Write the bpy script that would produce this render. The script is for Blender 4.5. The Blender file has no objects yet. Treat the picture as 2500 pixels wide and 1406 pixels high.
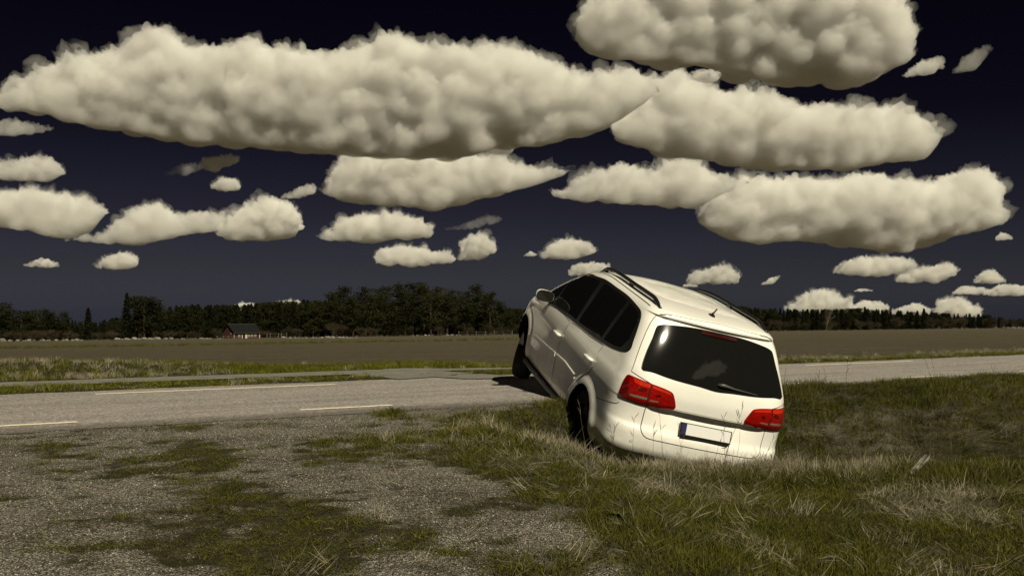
import bpy, bmesh, math, random, time
import numpy as np
from mathutils import Vector, Matrix
from mathutils.bvhtree import BVHTree
from mathutils.geometry import delaunay_2d_cdt

S = bpy.context.scene
ROOT = S.collection
T0 = time.time()

# ------------------------------------------------------------------ camera
F = 2400.0        # focal length in pixels of the 2500 x 1406 photograph
YH = 760.0        # image row of the road plane's vanishing line
H = 0.974         # eye height above the road
cam = bpy.data.cameras.new('camera')
cam_o = bpy.data.objects.new('camera', cam)
ROOT.objects.link(cam_o)
cam.sensor_width = 36
cam.lens = F / 2500 * 36
cam.clip_start = 0.05
cam.clip_end = 300000
PITCH = math.atan((YH - 703) / F)
cam_o.location = (0, 0, H)
cam_o.rotation_euler = (math.pi / 2 + PITCH, 0, 0)
S.camera = cam_o

# ------------------------------------------------------------------ sun + sky
SUN_AZ, SUN_EL = math.radians(296.4), math.radians(43.2)
sun_dir = Vector((math.cos(SUN_AZ) * math.cos(SUN_EL), math.sin(SUN_AZ) * math.cos(SUN_EL), math.sin(SUN_EL)))
sd = bpy.data.lights.new('sun', 'SUN')
sd.energy = 5.0
sd.angle = math.radians(0.5)
sd.color = (1.0, 0.915, 0.69)
sun_o = bpy.data.objects.new('sun', sd)
ROOT.objects.link(sun_o)
sun_o.rotation_euler = sun_dir.to_track_quat('Z', 'Y').to_euler()

world = bpy.data.worlds.new('World')
S.world = world
world.use_nodes = True
wt = world.node_tree
bg = wt.nodes['Background']
sky = wt.nodes.new('ShaderNodeTexSky')
sky.sky_type = 'NISHITA'
sky.sun_disc = False
sky.sun_elevation = SUN_EL
sky.sun_rotation = math.pi / 2 - SUN_AZ
sky.air_density = 1.0
sky.dust_density = 0.6
sky.ozone_density = 3.0
wg = wt.nodes.new('ShaderNodeTexCoord')
ws = wt.nodes.new('ShaderNodeSeparateXYZ')
wt.links.new(wg.outputs['Generated'], ws.inputs[0])
wr = wt.nodes.new('ShaderNodeValToRGB')        # a deep polarised sky: dark overhead, slate at the horizon
wr.color_ramp.elements[0].position = 0.0
wr.color_ramp.elements[0].color = (0.052, 0.054, 0.090, 1)
wr.color_ramp.elements[1].position = 0.40
wr.color_ramp.elements[1].color = (0.0035, 0.0012, 0.0048, 1)
e = wr.color_ramp.elements.new(0.045); e.color = (0.044, 0.038, 0.051, 1)
e = wr.color_ramp.elements.new(0.10); e.color = (0.034, 0.023, 0.031, 1)
e = wr.color_ramp.elements.new(0.19); e.color = (0.015, 0.0085, 0.012, 1)
wt.links.new(ws.outputs['Z'], wr.inputs[0])
wm = wt.nodes.new('ShaderNodeMix')
wm.data_type = 'RGBA'
wm.blend_type = 'MULTIPLY'
wm.inputs['Factor'].default_value = 1
wt.links.new(sky.outputs[0], wm.inputs['A'])
wt.links.new(wr.outputs[0], wm.inputs['B'])
wt.links.new(wm.outputs['Result'], bg.inputs[0])
bg.inputs[1].default_value = 0.10

S.view_settings.view_transform = 'Standard'
S.view_settings.look = 'None'
S.view_settings.exposure = 0.18
S.view_settings.gamma = 1.0
S.cycles.use_denoising = True
S.cycles.volume_bounces = 12
S.cycles.max_bounces = 12
S.cycles.diffuse_bounces = 3
S.cycles.glossy_bounces = 4
S.cycles.transparent_max_bounces = 12
S.cycles.caustics_reflective = False
S.cycles.caustics_refractive = False

# ------------------------------------------------------------------ helpers
def pix_dir(x, y):
    """direction through a pixel of the photograph, scaled so that depth along +Y of the lens axis is 1"""
    vx, vz = (x - 1250) / F, (703 - y) / F
    return Vector((vx, math.cos(PITCH) - vz * math.sin(PITCH), math.sin(PITCH) + vz * math.cos(PITCH)))

def at_depth(x, y, d):
    v = pix_dir(x, y)
    return Vector((0, 0, H)) + v * (d / v.y)

def on_level(x, y, z=0.0):
    v = pix_dir(x, y)
    k = (z - H) / v.z
    return Vector((0, 0, H)) + v * k

def link(name, me, mat=None, parent=None, smooth=False):
    o = bpy.data.objects.new(name, me)
    ROOT.objects.link(o)
    if mat is not None:
        if isinstance(mat, (list, tuple)):
            for m in mat:
                me.materials.append(m)
        else:
            me.materials.append(mat)
    if parent is not None:
        o.parent = parent
    if smooth:
        me.shade_smooth()
    return o

def tag(o, label=None, cat=None, group=None, kind=None):
    if label: o['label'] = label
    if cat: o['category'] = cat
    if group: o['group'] = group
    if kind: o['kind'] = kind
    return o

def empty(name, loc=(0, 0, 0)):
    o = bpy.data.objects.new(name, None)
    o.empty_display_size = 0.2
    ROOT.objects.link(o)
    o.location = loc
    return o

def mesh_np(name, verts, faces, smooth=False):
    """verts (n,3) array, faces (m,k) int array"""
    verts = np.asarray(verts, dtype=np.float32)
    faces = np.asarray(faces, dtype=np.int32)
    me = bpy.data.meshes.new(name)
    k = faces.shape[1]
    me.vertices.add(len(verts))
    me.vertices.foreach_set('co', verts.ravel())
    me.loops.add(faces.size)
    me.loops.foreach_set('vertex_index', faces.ravel())
    me.polygons.add(len(faces))
    me.polygons.foreach_set('loop_start', np.arange(len(faces), dtype=np.int32) * k)
    me.polygons.foreach_set('loop_total', np.full(len(faces), k, dtype=np.int32))
    me.update(calc_edges=True)
    if smooth:
        me.shade_smooth()
    return me

def me_from(bm, name, smooth=False):
    me = bpy.data.meshes.new(name)
    bm.to_mesh(me)
    bm.free()
    if smooth:
        me.shade_smooth()
    return me

def _h(ix, iy, iz, s):
    n = (ix * 73856093) ^ (iy * 19349663) ^ (iz * 83492791) ^ (s * 2654435)
    n = (n ^ (n >> 13)) * 1274126177 & 0x7fffffff
    n = (n ^ (n >> 16)) * 2246822519 & 0x7fffffff
    return ((n ^ (n >> 15)) & 0xffff) / 32767.5 - 1.0

def gnoise(p, s=0):
    """gradient noise on an (n,3) array"""
    i = np.floor(p).astype(np.int64)
    f = p - i
    u = f * f * f * (f * (f * 6 - 15) + 10)
    r = 0
    for a in (0, 1):
        for b in (0, 1):
            for c in (0, 1):
                wt_ = (u[:, 0] if a else 1 - u[:, 0]) * (u[:, 1] if b else 1 - u[:, 1]) * (u[:, 2] if c else 1 - u[:, 2])
                X, Y, Z = i[:, 0] + a, i[:, 1] + b, i[:, 2] + c
                r = r + wt_ * (_h(X, Y, Z, s) * (f[:, 0] - a) + _h(X, Y, Z, s + 71) * (f[:, 1] - b) + _h(X, Y, Z, s + 137) * (f[:, 2] - c))
    return r

def noise2(x, y, scale, s=0, octs=3):
    p = np.stack([np.ravel(x) * scale, np.ravel(y) * scale, np.full(np.size(x), s * 7.31 + .37)], 1)
    r, a = 0, 1.0
    for o in range(octs):
        r = r + a * gnoise(p, s + o)
        p = p * 2.03
        a *= .5
    return r.reshape(np.shape(x))

def sstep(a, b, x):
    t = np.clip((x - a) / (b - a), 0, 1)
    return t * t * (3 - 2 * t)

def spline(zs, xs):
    """monotone cubic (pchip) interpolation"""
    zs = np.asarray(zs, float); xs = np.asarray(xs, float)
    h = np.diff(zs); d = np.diff(xs) / h
    m = np.zeros(len(zs))
    for i in range(1, len(zs) - 1):
        if d[i - 1] * d[i] > 0:
            w1, w2 = 2 * h[i] + h[i - 1], h[i] + 2 * h[i - 1]
            m[i] = (w1 + w2) / (w1 / d[i - 1] + w2 / d[i])
    m[0], m[-1] = d[0], d[-1]
    def f(z):
        z = np.clip(z, zs[0], zs[-1])
        k = np.clip(np.searchsorted(zs, z, side='right') - 1, 0, len(zs) - 2)
        t = (z - zs[k]) / h[k]
        return ((2 * t**3 - 3 * t**2 + 1) * xs[k] + (t**3 - 2 * t**2 + t) * h[k] * m[k]
                + (-2 * t**3 + 3 * t**2) * xs[k + 1] + (t**3 - t**2) * h[k] * m[k + 1])
    return f

# ------------------------------------------------------------------ materials
def new_mat(name):
    m = bpy.data.materials.new(name)
    m.use_nodes = True
    return m, m.node_tree, m.node_tree.nodes['Principled BSDF']

def mat_plain(name, col, rough=.6, metal=0, coat=0, spec=.5, coat_rough=.03, **kw):
    m, t, b = new_mat(name)
    b.inputs['Base Color'].default_value = (*col, 1)
    b.inputs['Roughness'].default_value = rough
    b.inputs['Metallic'].default_value = metal
    b.inputs['Coat Weight'].default_value = coat
    b.inputs['Coat Roughness'].default_value = coat_rough
    b.inputs['Specular IOR Level'].default_value = spec
    for k, v in kw.items():
        b.inputs[k.replace('_', ' ')].default_value = v
    return m

def nz(t, scale, detail=4, rough=.55, coord=None, kind='ShaderNodeTexNoise'):
    n = t.nodes.new(kind)
    n.inputs['Scale'].default_value = scale
    if kind == 'ShaderNodeTexNoise':
        n.inputs['Detail'].default_value = detail
        n.inputs['Roughness'].default_value = rough
    if coord is not None:
        t.links.new(coord, n.inputs['Vector'])
    return n

def ramp(t, src, stops):
    r = t.nodes.new('ShaderNodeValToRGB')
    el = r.color_ramp.elements
    while len(el) < len(stops):
        el.new(.5)
    for e_, (p, c) in zip(el, stops):
        e_.position = p
        e_.color = (*c, 1) if len(c) == 3 else c
    t.links.new(src, r.inputs[0])
    return r

def mixc(t, fac, a, b, mode='MIX'):
    n = t.nodes.new('ShaderNodeMix')
    n.data_type = 'RGBA'
    n.blend_type = mode
    for sock, v in (('Factor', fac), ('A', a), ('B', b)):
        if hasattr(v, 'is_linked'):
            t.links.new(v, n.inputs[sock])
        elif sock == 'Factor':
            n.inputs[0].default_value = v
        else:
            n.inputs[sock].default_value = (*v, 1)
    return n.outputs['Result']

def mth(t, op, a, b=None, c=None):
    n = t.nodes.new('ShaderNodeMath')
    n.operation = op
    for i, v in enumerate((a, b, c)):
        if v is None: continue
        if hasattr(v, 'is_linked'): t.links.new(v, n.inputs[i])
        else: n.inputs[i].default_value = v
    return n.outputs[0]

def bump(t, b, height, strength=.5, dist=.01, normal=None):
    n = t.nodes.new('ShaderNodeBump')
    n.inputs['Strength'].default_value = strength
    n.inputs['Distance'].default_value = dist
    t.links.new(height, n.inputs['Height'])
    if normal is not None:
        t.links.new(normal, n.inputs['Normal'])
    if b is not None:
        t.links.new(n.outputs[0], b.inputs['Normal'])
    return n.outputs[0]

def obj_coord(t):
    return t.nodes.new('ShaderNodeTexCoord').outputs['Object']
# ------------------------------------------------------------------ ground
RD = np.array([.8563, .5165])      # along the road
RN = np.array([-.5165, .8563])     # across it, away from the camera
S_NEAR, S_FAR = 8.80, 12.95

def st(x, y):
    return RN[0] * x + RN[1] * y, RD[0] * x + RD[1] * y

U_P = [-9, 0, .06, .13, .19, .31, .55, .8, 1.0, 1.3, 1.9, 9]
Z_P = [0, 0, -.06, -.24, -.52, -.84, -.95, -.66, -.34, -.27, -.20, -.16]
f_ditch = spline(U_P, Z_P)

def ground_z(x, y, rough=True):
    x = np.asarray(x, float); y = np.asarray(y, float)
    s, t_ = st(x, y)
    s_lip = -.5165 * np.minimum(x, 9) + .8563 * 8.15
    u = (S_NEAR - .05 - s) / np.maximum(S_NEAR - s_lip, .8)
    along = sstep(-.35, .75, x + .18 * (y - 9.0) * (y < 9.0)) * (1 - sstep(40, 60, x))
    zz = f_ditch(u) * along
    zz = zz - .0255 * np.maximum(0, s - 17) - .0255 * .5 * np.clip(s - 15, 0, 2) ** 2 / 2
    zz = zz - 0.02 * np.maximum(0, -y - 2)
    # bank of rough grass beyond the cycle path
    zz = zz + .22 * np.exp(-((s - 16.9) / 1.0) ** 2) * (1 - sstep(1, 7, t_))
    if rough:
        near = np.exp(-(np.hypot(x, y - 8) / 16) ** 2)
        g = grass_at(x, y)
        zz = zz + near * (noise2(x, y, 1.3, 3, 2) * .05 + noise2(x, y, 4.0, 5, 2) * .025) * (.15 + .85 * g) * ((s < S_NEAR - .1) | (s > 15.4) | ((s > 13.1) & (s < 13.9)))
        hum = ((s < S_NEAR - .25) & (y > 8.5) & (x > .9)) * sstep(.25, 1.0, S_NEAR - s)
        zz = zz + hum * near * (noise2(x, y, 1.9, 15, 2) * .16 + np.abs(noise2(x, y, 3.6, 16, 2)) * .12)
        zz = zz + near * noise2(x, y, 9.0, 8, 2) * .006 * (s < S_NEAR)
        # let into the ground where the asphalt and the path lie
        zz = zz - .035 * ((s > S_NEAR + .15) & (s < S_FAR - .15)) - .02 * ((s > 14.3) & (s < 14.95))
    return zz

def proj_px(x, y, z):
    dz = np.asarray(z) - H
    d = y * math.cos(PITCH) + dz * math.sin(PITCH)
    u = -y * math.sin(PITCH) + dz * math.cos(PITCH)
    d = np.maximum(d, .05)
    return 1250 + F * x / d, 703 - F * u / d

# --- where grass grows, read off the photograph on a coarse map and laid on the ground
CELL = 10
MH, MW = 80, 290                 # rows from y=880.., columns from x=-200..
YY, XX = np.mgrid[0:MH, 0:MW]
PXm, PYm = XX * CELL - 200, YY * CELL + 880
def poly_mask(poly):
    poly = np.array(poly, float)
    inside = np.zeros(PXm.shape, bool)
    for (x0, y0), (x1, y1) in zip(poly, np.roll(poly, -1, 0)):
        c = ((y0 > PYm) != (y1 > PYm))
        with np.errstate(divide='ignore', invalid='ignore'):
            xi = x0 + (PYm - y0) * (x1 - x0) / (y1 - y0 + 1e-9)
        inside ^= c & (PXm < xi)
    return inside.astype(float)
GM = poly_mask([(1045, 1108), (1075, 1055), (1120, 1020), (1190, 1000), (1260, 992), (1330, 985), (1420, 960), (1900, 925), (2900, 860), (2900, 1700), (1640, 1700), (1560, 1420), (1520, 1340), (1440, 1285), (1330, 1235), (1240, 1195), (1150, 1160), (1080, 1140)])
for cx, cy, rx, ry, a in ((500, 1125, 110, 40, .9), (570, 1190, 140, 48, .95), (440, 1100, 80, 25, .6), (680, 1290, 210, 75, .95), (480, 1320, 200, 60, .7), (260, 1255, 120, 34, .6),
                          (780, 1230, 60, 26, .6), (700, 1380, 210, 55, .95), (150, 1105, 130, 26, .7), (170, 1150, 45, 10, .8), (900, 1078, 110, 20, .8), (760, 1090, 60, 26, .7),
                          (820, 1105, 60, 16, .7), (310, 1148, 50, 12, .7), (80, 1260, 90, 18, .35), (240, 1385, 110, 26, .6), (60, 1330, 80, 30, .5), (980, 1230, 30, 10, .5), (1330, 1395, 160, 26, .6),
                          (1350, 1330, 190, 60, .5), (1180, 1230, 120, 30, .45), (730, 1200, 40, 8, .7), (30, 1290, 60, 12, .4), (1000, 1050, 60, 14, .35), (520, 1260, 120, 30, .6), (880, 1330, 60, 30, .5), (1010, 1300, 60, 14, .3), (430, 1250, 480, 180, .26), (250, 1120, 330, 50, .28), (850, 1100, 240, 40, .26), (1150, 1330, 240, 80, .22)):
    GM = np.maximum(GM, a * np.clip(1.35 - ((PXm - cx) / rx) ** 2 - ((PYm - cy) / ry) ** 2, 0, 1))
def blur(A, n_):
    for _ in range(n_):
        A = .25 * np.roll(A, 1, 0) + .5 * A + .25 * np.roll(A, -1, 0)
        A = .25 * np.roll(A, 1, 1) + .5 * A + .25 * np.roll(A, -1, 1)
    return A
GM = blur(GM, 2)
DM = np.zeros_like(GM)           # dead straw-coloured grass
for cx, cy, rx, ry, a in ((1420, 1105, 130, 26, .9), (1540, 1128, 120, 26, .7), (1700, 1150, 150, 26, .8), (1890, 1145, 110, 34, 1), (1300, 1130, 110, 18, .5), (2060, 1150, 160, 26, .6),
                          (2270, 1235, 150, 34, 1), (2180, 1215, 80, 20, .9), (2400, 1275, 90, 25, .8), (2000, 1060, 90, 25, .6), (2150, 1085, 130, 30, .9), (2350, 1100, 160, 34, .9), (2120, 1020, 90, 20, .7),
                          (2300, 1010, 120, 22, .7), (2050, 960, 90, 14, .6), (1970, 975, 60, 14, .6), (2280, 955, 90, 14, .55), (1800, 1330, 130, 22, .5), (1930, 1380, 160, 26, .5), (1460, 1180, 90, 20, .4), (1620, 1200, 120, 24, .55), (1760, 1215, 90, 20, .5), (2470, 1060, 90, 24, .7), (1500, 1390, 100, 20, .4), (2200, 1390, 140, 18, .5)):
    DM = np.maximum(DM, a * np.clip(1.35 - ((PXm - cx) / rx) ** 2 - ((PYm - cy) / ry) ** 2, 0, 1))
DM = blur(DM, 1)

def samp(A, x, y, z=None):
    z = 0 if z is None else z
    px, py = proj_px(x, y, z)
    fx = np.clip((px + 200) / CELL, 0, MW - 1.01); fy = np.clip((py - 880) / CELL, 0, MH - 1.01)
    ix, iy = fx.astype(int), fy.astype(int)
    ax, ay = fx - ix, fy - iy
    return (A[iy, ix] * (1 - ax) + A[iy, ix + 1] * ax) * (1 - ay) + (A[iy + 1, ix] * (1 - ax) + A[iy + 1, ix + 1] * ax) * ay

def base_z(x, y):
    s, t_ = st(x, y)
    s_lip = -.5165 * np.minimum(x, 9) + .8563 * 8.15
    u = (S_NEAR - .05 - s) / np.maximum(S_NEAR - s_lip, .8)
    return f_ditch(u) * sstep(-.35, .75, x + .18 * (y - 9.0) * (y < 9.0))

def grass_at(x, y):
    """0..1 how grassy the ground is"""
    x = np.asarray(x, float); y = np.asarray(y, float)
    s, t_ = st(x, y)
    g = samp(GM, x, np.maximum(y, .3), base_z(x, y))
    g = np.clip(g * 1.2 + (noise2(x, y, 1.5, 11, 4) * 1.3 + noise2(x, y, 5.5, 12, 4) * 1.35) * (1 - .85 * sstep(.5, 2.0, x)) - .08 + .15 * (x > 1), 0, 1)
    g = g * (s < S_NEAR - .02)
    edge = field_edge(t_)
    verge = ((s > S_FAR - .05) & (s < edge)).astype(float)
    return np.maximum(g, verge)

def field_edge(t_):
    return np.interp(t_, [-60, -10, 4, 8.6, 9.3, 10.2, 14, 60, 200], [19.2, 19.0, 18.4, 16.6, 15.15, 15.0, 14.1, 14.0, 14.0])

def axis_pts(lo, hi, step, far_lo, far_hi, grow=1.22):
    a = list(np.arange(lo, hi + step / 2, step))
    h_ = step
    while a[-1] < far_hi:
        h_ *= grow
        a.append(a[-1] + h_)
    h_ = step
    b_ = [a[0]]
    while b_[-1] > far_lo:
        h_ *= grow
        b_.append(b_[-1] - h_)
    return np.array(b_[:0:-1] + a)

gx = axis_pts(-7.5, 13, .085, -40000, 40000)
gy = axis_pts(2.4, 19, .085, -3000, 60000)
GX, GY = np.meshgrid(gx, gy)
GZ = ground_z(GX, GY)
far = np.hypot(GX, GY)
nyv, nxv = GX.shape
gi = np.arange(nxv * nyv).reshape(nyv, nxv)
gq = np.stack([gi[:-1, :-1], gi[:-1, 1:], gi[1:, 1:], gi[1:, :-1]], -1).reshape(-1, 4)
g_me = mesh_np('ground', np.stack([GX, GY, GZ], -1).reshape(-1, 3), gq, True)
sG, tG = st(GX, GY)
a_grass = grass_at(GX, GY) * (1 - .28 * (1 - sstep(-1.2, .6, GX)) * (sG < S_NEAR))
a_field = sstep(0, .5, sG - field_edge(tG) + noise2(GX, GY, .8, 21, 2) * .4)
a_dry = samp(DM, GX, np.maximum(GY, .3), base_z(GX, GY)) * (sG < S_NEAR)
for nm, arr in (('a_grass', a_grass), ('a_field', a_field), ('a_dry', a_dry)):
    at = g_me.attributes.new(nm, 'FLOAT', 'POINT')
    at.data.foreach_set('value', np.asarray(arr, dtype=np.float32).ravel())

def attr(t, name):
    n_ = t.nodes.new('ShaderNodeAttribute')
    n_.attribute_name = name
    return n_.outputs['Fac']

M_ground, t, b = new_mat('ground soil and gravel')
oc = obj_coord(t)
# gravel: single stones by voronoi cell, with grit between
vor = nz(t, 120, kind='ShaderNodeTexVoronoi', coord=oc)
vor.inputs['Randomness'].default_value = 1
sep = t.nodes.new('ShaderNodeSeparateColor')
t.links.new(vor.outputs['Color'], sep.inputs[0])
stone = ramp(t, sep.outputs[0], [(.0, (.055, .049, .040)), (.35, (.125, .113, .093)), (.7, (.235, .215, .18)), (.93, (.38, .35, .30)), (1.0, (.48, .45, .39))])
gap = ramp(t, vor.outputs['Distance'], [(.35, (1, 1, 1)), (.75, (.25, .24, .22))])
grav = mixc(t, 1.0, stone.outputs[0], gap.outputs[0], 'MULTIPLY')
big = nz(t, 1.1, 4, .6, oc)
dirt = ramp(t, big.outputs[0], [(.32, (.45, .42, .38)), (.56, (1.1, 1.1, 1.08))])
grav = mixc(t, .85, grav, dirt.outputs[0], 'MULTIPLY')
# soil under the grass
sn = nz(t, 14, 6, .65, oc)
soil = ramp(t, sn.outputs[0], [(.3, (.016, .014, .008)), (.55, (.034, .030, .014)), (.8, (.075, .065, .040))])
straw = ramp(t, nz(t, 40, 5, .7, oc).outputs[0], [(.3, (.03, .026, .016)), (.7, (.19, .17, .13))])
soil2 = mixc(t, attr(t, 'a_dry'), soil.outputs[0], straw.outputs[0])
edge_n = nz(t, 5, 7, .72, oc)
gfac = mth(t, 'MULTIPLY_ADD', mth(t, 'SUBTRACT', edge_n.outputs[0], .5), 2.2, attr(t, 'a_grass'))
gfac = ramp(t, gfac, [(.30, (0, 0, 0)), (.62, (1, 1, 1))]).outputs[0]
col = mixc(t, gfac, grav, soil2)
# ploughed field
mp = t.nodes.new('ShaderNodeMapping')
mp.inputs['Rotation'].default_value = (0, 0, -math.atan2(RD[1], RD[0]))
mp.inputs['Scale'].default_value = (.25, 1.6, 1)
t.links.new(oc, mp.inputs[0])
fn = nz(t, 1.0, 6, .6, mp.outputs[0])
fcol = ramp(t, fn.outputs[0], [(.25, (.048, .040, .024)), (.5, (.075, .063, .040)), (.75, (.105, .089, .058))])
fn2 = nz(t, 5, 5, .75, oc)
fcol2 = mixc(t, .7, fcol.outputs[0], ramp(t, fn2.outputs[0], [(.34, (.22, .22, .22)), (.60, (1.35, 1.35, 1.35))]).outputs[0], 'MULTIPLY')
col = mixc(t, attr(t, 'a_field'), col, fcol2)
t.links.new(col, b.inputs['Base Color'])
b.inputs['Roughness'].default_value = .95
b.inputs['Specular IOR Level'].default_value = .15
hgt = mth(t, 'MULTIPLY', vor.outputs['Distance'], -1.0)
n1 = bump(t, None, hgt, .9, .012)
bump(t, b, fn2.outputs[0], .6, .05, n1)
ground = tag(link('ground', g_me, M_ground), kind='structure')

def terrain_px(x, y, dmax=900):
    """point where the ray through a pixel meets the ground"""
    v = pix_dir(x, y)
    ds = np.concatenate([np.linspace(2, 40, 400), np.geomspace(40.2, dmax, 800)])
    P = v.y * 0 + np.array(v)[None] * ds[:, None] + np.array([0, 0, H])
    below = P[:, 2] < ground_z(P[:, 0], P[:, 1], False)
    k = int(np.argmax(below)) if below.any() else len(ds) - 1
    return Vector(P[k])

def gz1(x, y):
    return float(ground_z(np.array([x]), np.array([y]), y < 60)[0])

# ------------------------------------------------------------------ road
def sheet(name, s0, s1, t0, t1, dt, z, mat, parent=None, edge0=None, edge1=None, nacross=6):
    ts = np.arange(t0, t1 + dt / 2, dt)
    vs = []
    for tt in ts:
        a, c = s0, s1
        if edge0 is not None: a = s0 + edge0(tt)
        if edge1 is not None: c = s1 + edge1(tt)
        for k in range(nacross + 1):
            ss = a + (c - a) * k / nacross
            vs.append((RN[0] * ss + RD[0] * tt, RN[1] * ss + RD[1] * tt, z))
    n_ = nacross + 1
    i = np.arange(len(ts) * n_).reshape(len(ts), n_)
    fq = np.stack([i[:-1, :-1], i[1:, :-1], i[1:, 1:], i[:-1, 1:]], -1).reshape(-1, 4)
    return link(name, mesh_np(name, vs, fq), mat, parent)

M_asph, t, b = new_mat('worn asphalt')
oc = obj_coord(t)
v1 = nz(t, 55, kind='ShaderNodeTexVoronoi', coord=oc)
sp = t.nodes.new('ShaderNodeSeparateColor')
t.links.new(v1.outputs['Color'], sp.inputs[0])
ag = ramp(t, sp.outputs[0], [(.0, (.13, .118, .110)), (.5, (.235, .215, .20)), (.9, (.32, .295, .275)), (1, (.42, .39, .36))])
mp = t.nodes.new('ShaderNodeMapping')
mp.inputs['Rotation'].default_value = (0, 0, -math.atan2(RD[1], RD[0]))
t.links.new(oc, mp.inputs[0])
mp2 = t.nodes.new('ShaderNodeMapping')
mp2.inputs['Scale'].default_value = (.35, 2.4, 1)
t.links.new(mp.outputs[0], mp2.inputs[0])
w1 = nz(t, 1.0, 5, .65, mp2.outputs[0])
wear = ramp(t, w1.outputs[0], [(.30, (.74, .72, .72)), (.52, (1, 1, 1)), (.72, (1.12, 1.1, 1.08))])
ac = mixc(t, 1, ag.outputs[0], wear.outputs[0], 'MULTIPLY')
mp3 = t.nodes.new('ShaderNodeMapping')
mp3.inputs['Scale'].default_value = (1.2, 9, 1)
t.links.new(mp.outputs[0], mp3.inputs[0])
cr = nz(t, 1.6, 7, .75, mp3.outputs[0])
crk = ramp(t, cr.outputs[0], [(.63, (1, 1, 1)), (.68, (.33, .32, .31))])     # worn-out chips
ac = mixc(t, .9, ac, crk.outputs[0], 'MULTIPLY')
sx = t.nodes.new('ShaderNodeSeparateXYZ')
t.links.new(mp.outputs[0], sx.inputs[0])
edg = mth(t, 'MULTIPLY_ADD', mth(t, 'SUBTRACT', nz(t, 6, 5, .7, oc).outputs[0], .5), .55, sx.outputs[1])
ed = ramp(t, mth(t, 'MULTIPLY', mth(t, 'SUBTRACT', edg, 8.75), 1.6), [(.0, (.42, .41, .39)), (.5, (.60, .58, .56)), (.9, (1, 1, 1))])   # dirty broken edge strip
ac = mixc(t, 1, ac, ed.outputs[0], 'MULTIPLY')
t.links.new(ac, b.inputs['Base Color'])
b.inputs['Roughness'].default_value = .85
b.inputs['Specular IOR Level'].default_value = .25
bump(t, b, mth(t, 'MULTIPLY', v1.outputs['Distance'], -1.0), .5, .008)
def e_near(tt):
    return float(noise2(np.array([tt]), np.array([0.3]), 1.1, 31, 4)[0]) * .22
def e_far(tt):
    return float(noise2(np.array([tt]), np.array([9.3]), 1.4, 33, 3)[0]) * .10
road = tag(sheet('road', S_NEAR, S_FAR, -90, 160, .25, .004, M_asph, None, e_near, e_far), kind='structure')

M_mark, t, b = new_mat('road paint')
oc = obj_coord(t)
n = nz(t, 30, 6, .75, oc)
r = ramp(t, n.outputs[0], [(.33, (.30, .275, .22)), (.42, (.66, .61, .48)), (.7, (.80, .75, .60))])
t.links.new(r.outputs[0], b.inputs['Base Color'])
b.inputs['Roughness'].default_value = .7
def marking(s0, wd, t0, t1):
    ph = random.random() * 50
    e0 = lambda tt: float(noise2(np.array([tt + ph]), np.array([1.0]), 7, 41, 2)[0]) * .025
    sheet('lane_marking', s0 - wd / 2, s0 + wd / 2, t0, t1, (t1 - t0) / 24, .0085, M_mark, road, e0, e0, 2)
random.seed(4)
q1 = on_level(725, 1000); q2 = on_level(957, 990)
s_l = st(q2.x, q2.y)[0]; ta, tb = st(q1.x, q1.y)[1], st(q2.x, q2.y)[1]
for k in range(-4, 16):
    marking(s_l, .10, ta + 3.0 * k, ta + 3.0 * k + (tb - ta))
q1 = on_level(232, 962.5); q2 = on_level(822, 939.5)
s_l = (st(q2.x, q2.y)[0] + st(q1.x, q1.y)[0]) / 2; ta, tb = st(q1.x, q1.y)[1], st(q2.x, q2.y)[1]
for k in range(-1, 4):
    marking(s_l, .11, ta + 11.85 * k, ta + 11.85 * k + (tb - ta))

# cycle path and field entrance
M_path, t, b = new_mat('old pale asphalt')
oc = obj_coord(t)
n = nz(t, 3, 6, .65, oc)
r = ramp(t, n.outputs[0], [(.3, (.10, .094, .078)), (.6, (.15, .142, .12)), (.8, (.18, .17, .145))])
t.links.new(r.outputs[0], b.inputs['Base Color'])
b.inputs['Roughness'].default_value = .9
bump(t, b, nz(t, 60, 3, .6, oc).outputs[0], .4, .006)
tpath = st(*on_level(985, 905).xy)[1]
tag(sheet('cycle_path', 14.17, 15.08, -70, tpath, .3, .012, M_path, None, e_far, e_far, 3), kind='structure')
pp = [(940, 902.5), (990, 900.5), (1093, 901.5), (1240, 899), (1420, 893), (1420, 897), (1240, 903.5), (1075, 907), (1236, 919), (1300, 920.5), (1300, 926), (1131, 926.5), (1060, 922), (975, 928), (930, 923), (860, 918)]
pv = [on_level(*p) for p in pp]
r_ = delaunay_2d_cdt([Vector((p.x, p.y)) for p in pv], [(i, (i + 1) % len(pv)) for i in range(len(pv))], [], 1, 1e-6)
me = bpy.data.meshes.new('field_entrance')
me.from_pydata([(p.x, p.y, .016) for p in r_[0]], [], [f_[::-1] if False else f_ for f_ in r_[2]])
me.update()
tag(link('field_entrance', me, M_path), kind='structure')
# ------------------------------------------------------------------ car
M_paint, t, b = new_mat('car paint')
n = nz(t, 2.2, 3, .5, obj_coord(t))
r = ramp(t, n.outputs[0], [(.35, (.80, .785, .735)), (.7, (.84, .825, .78))])
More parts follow.
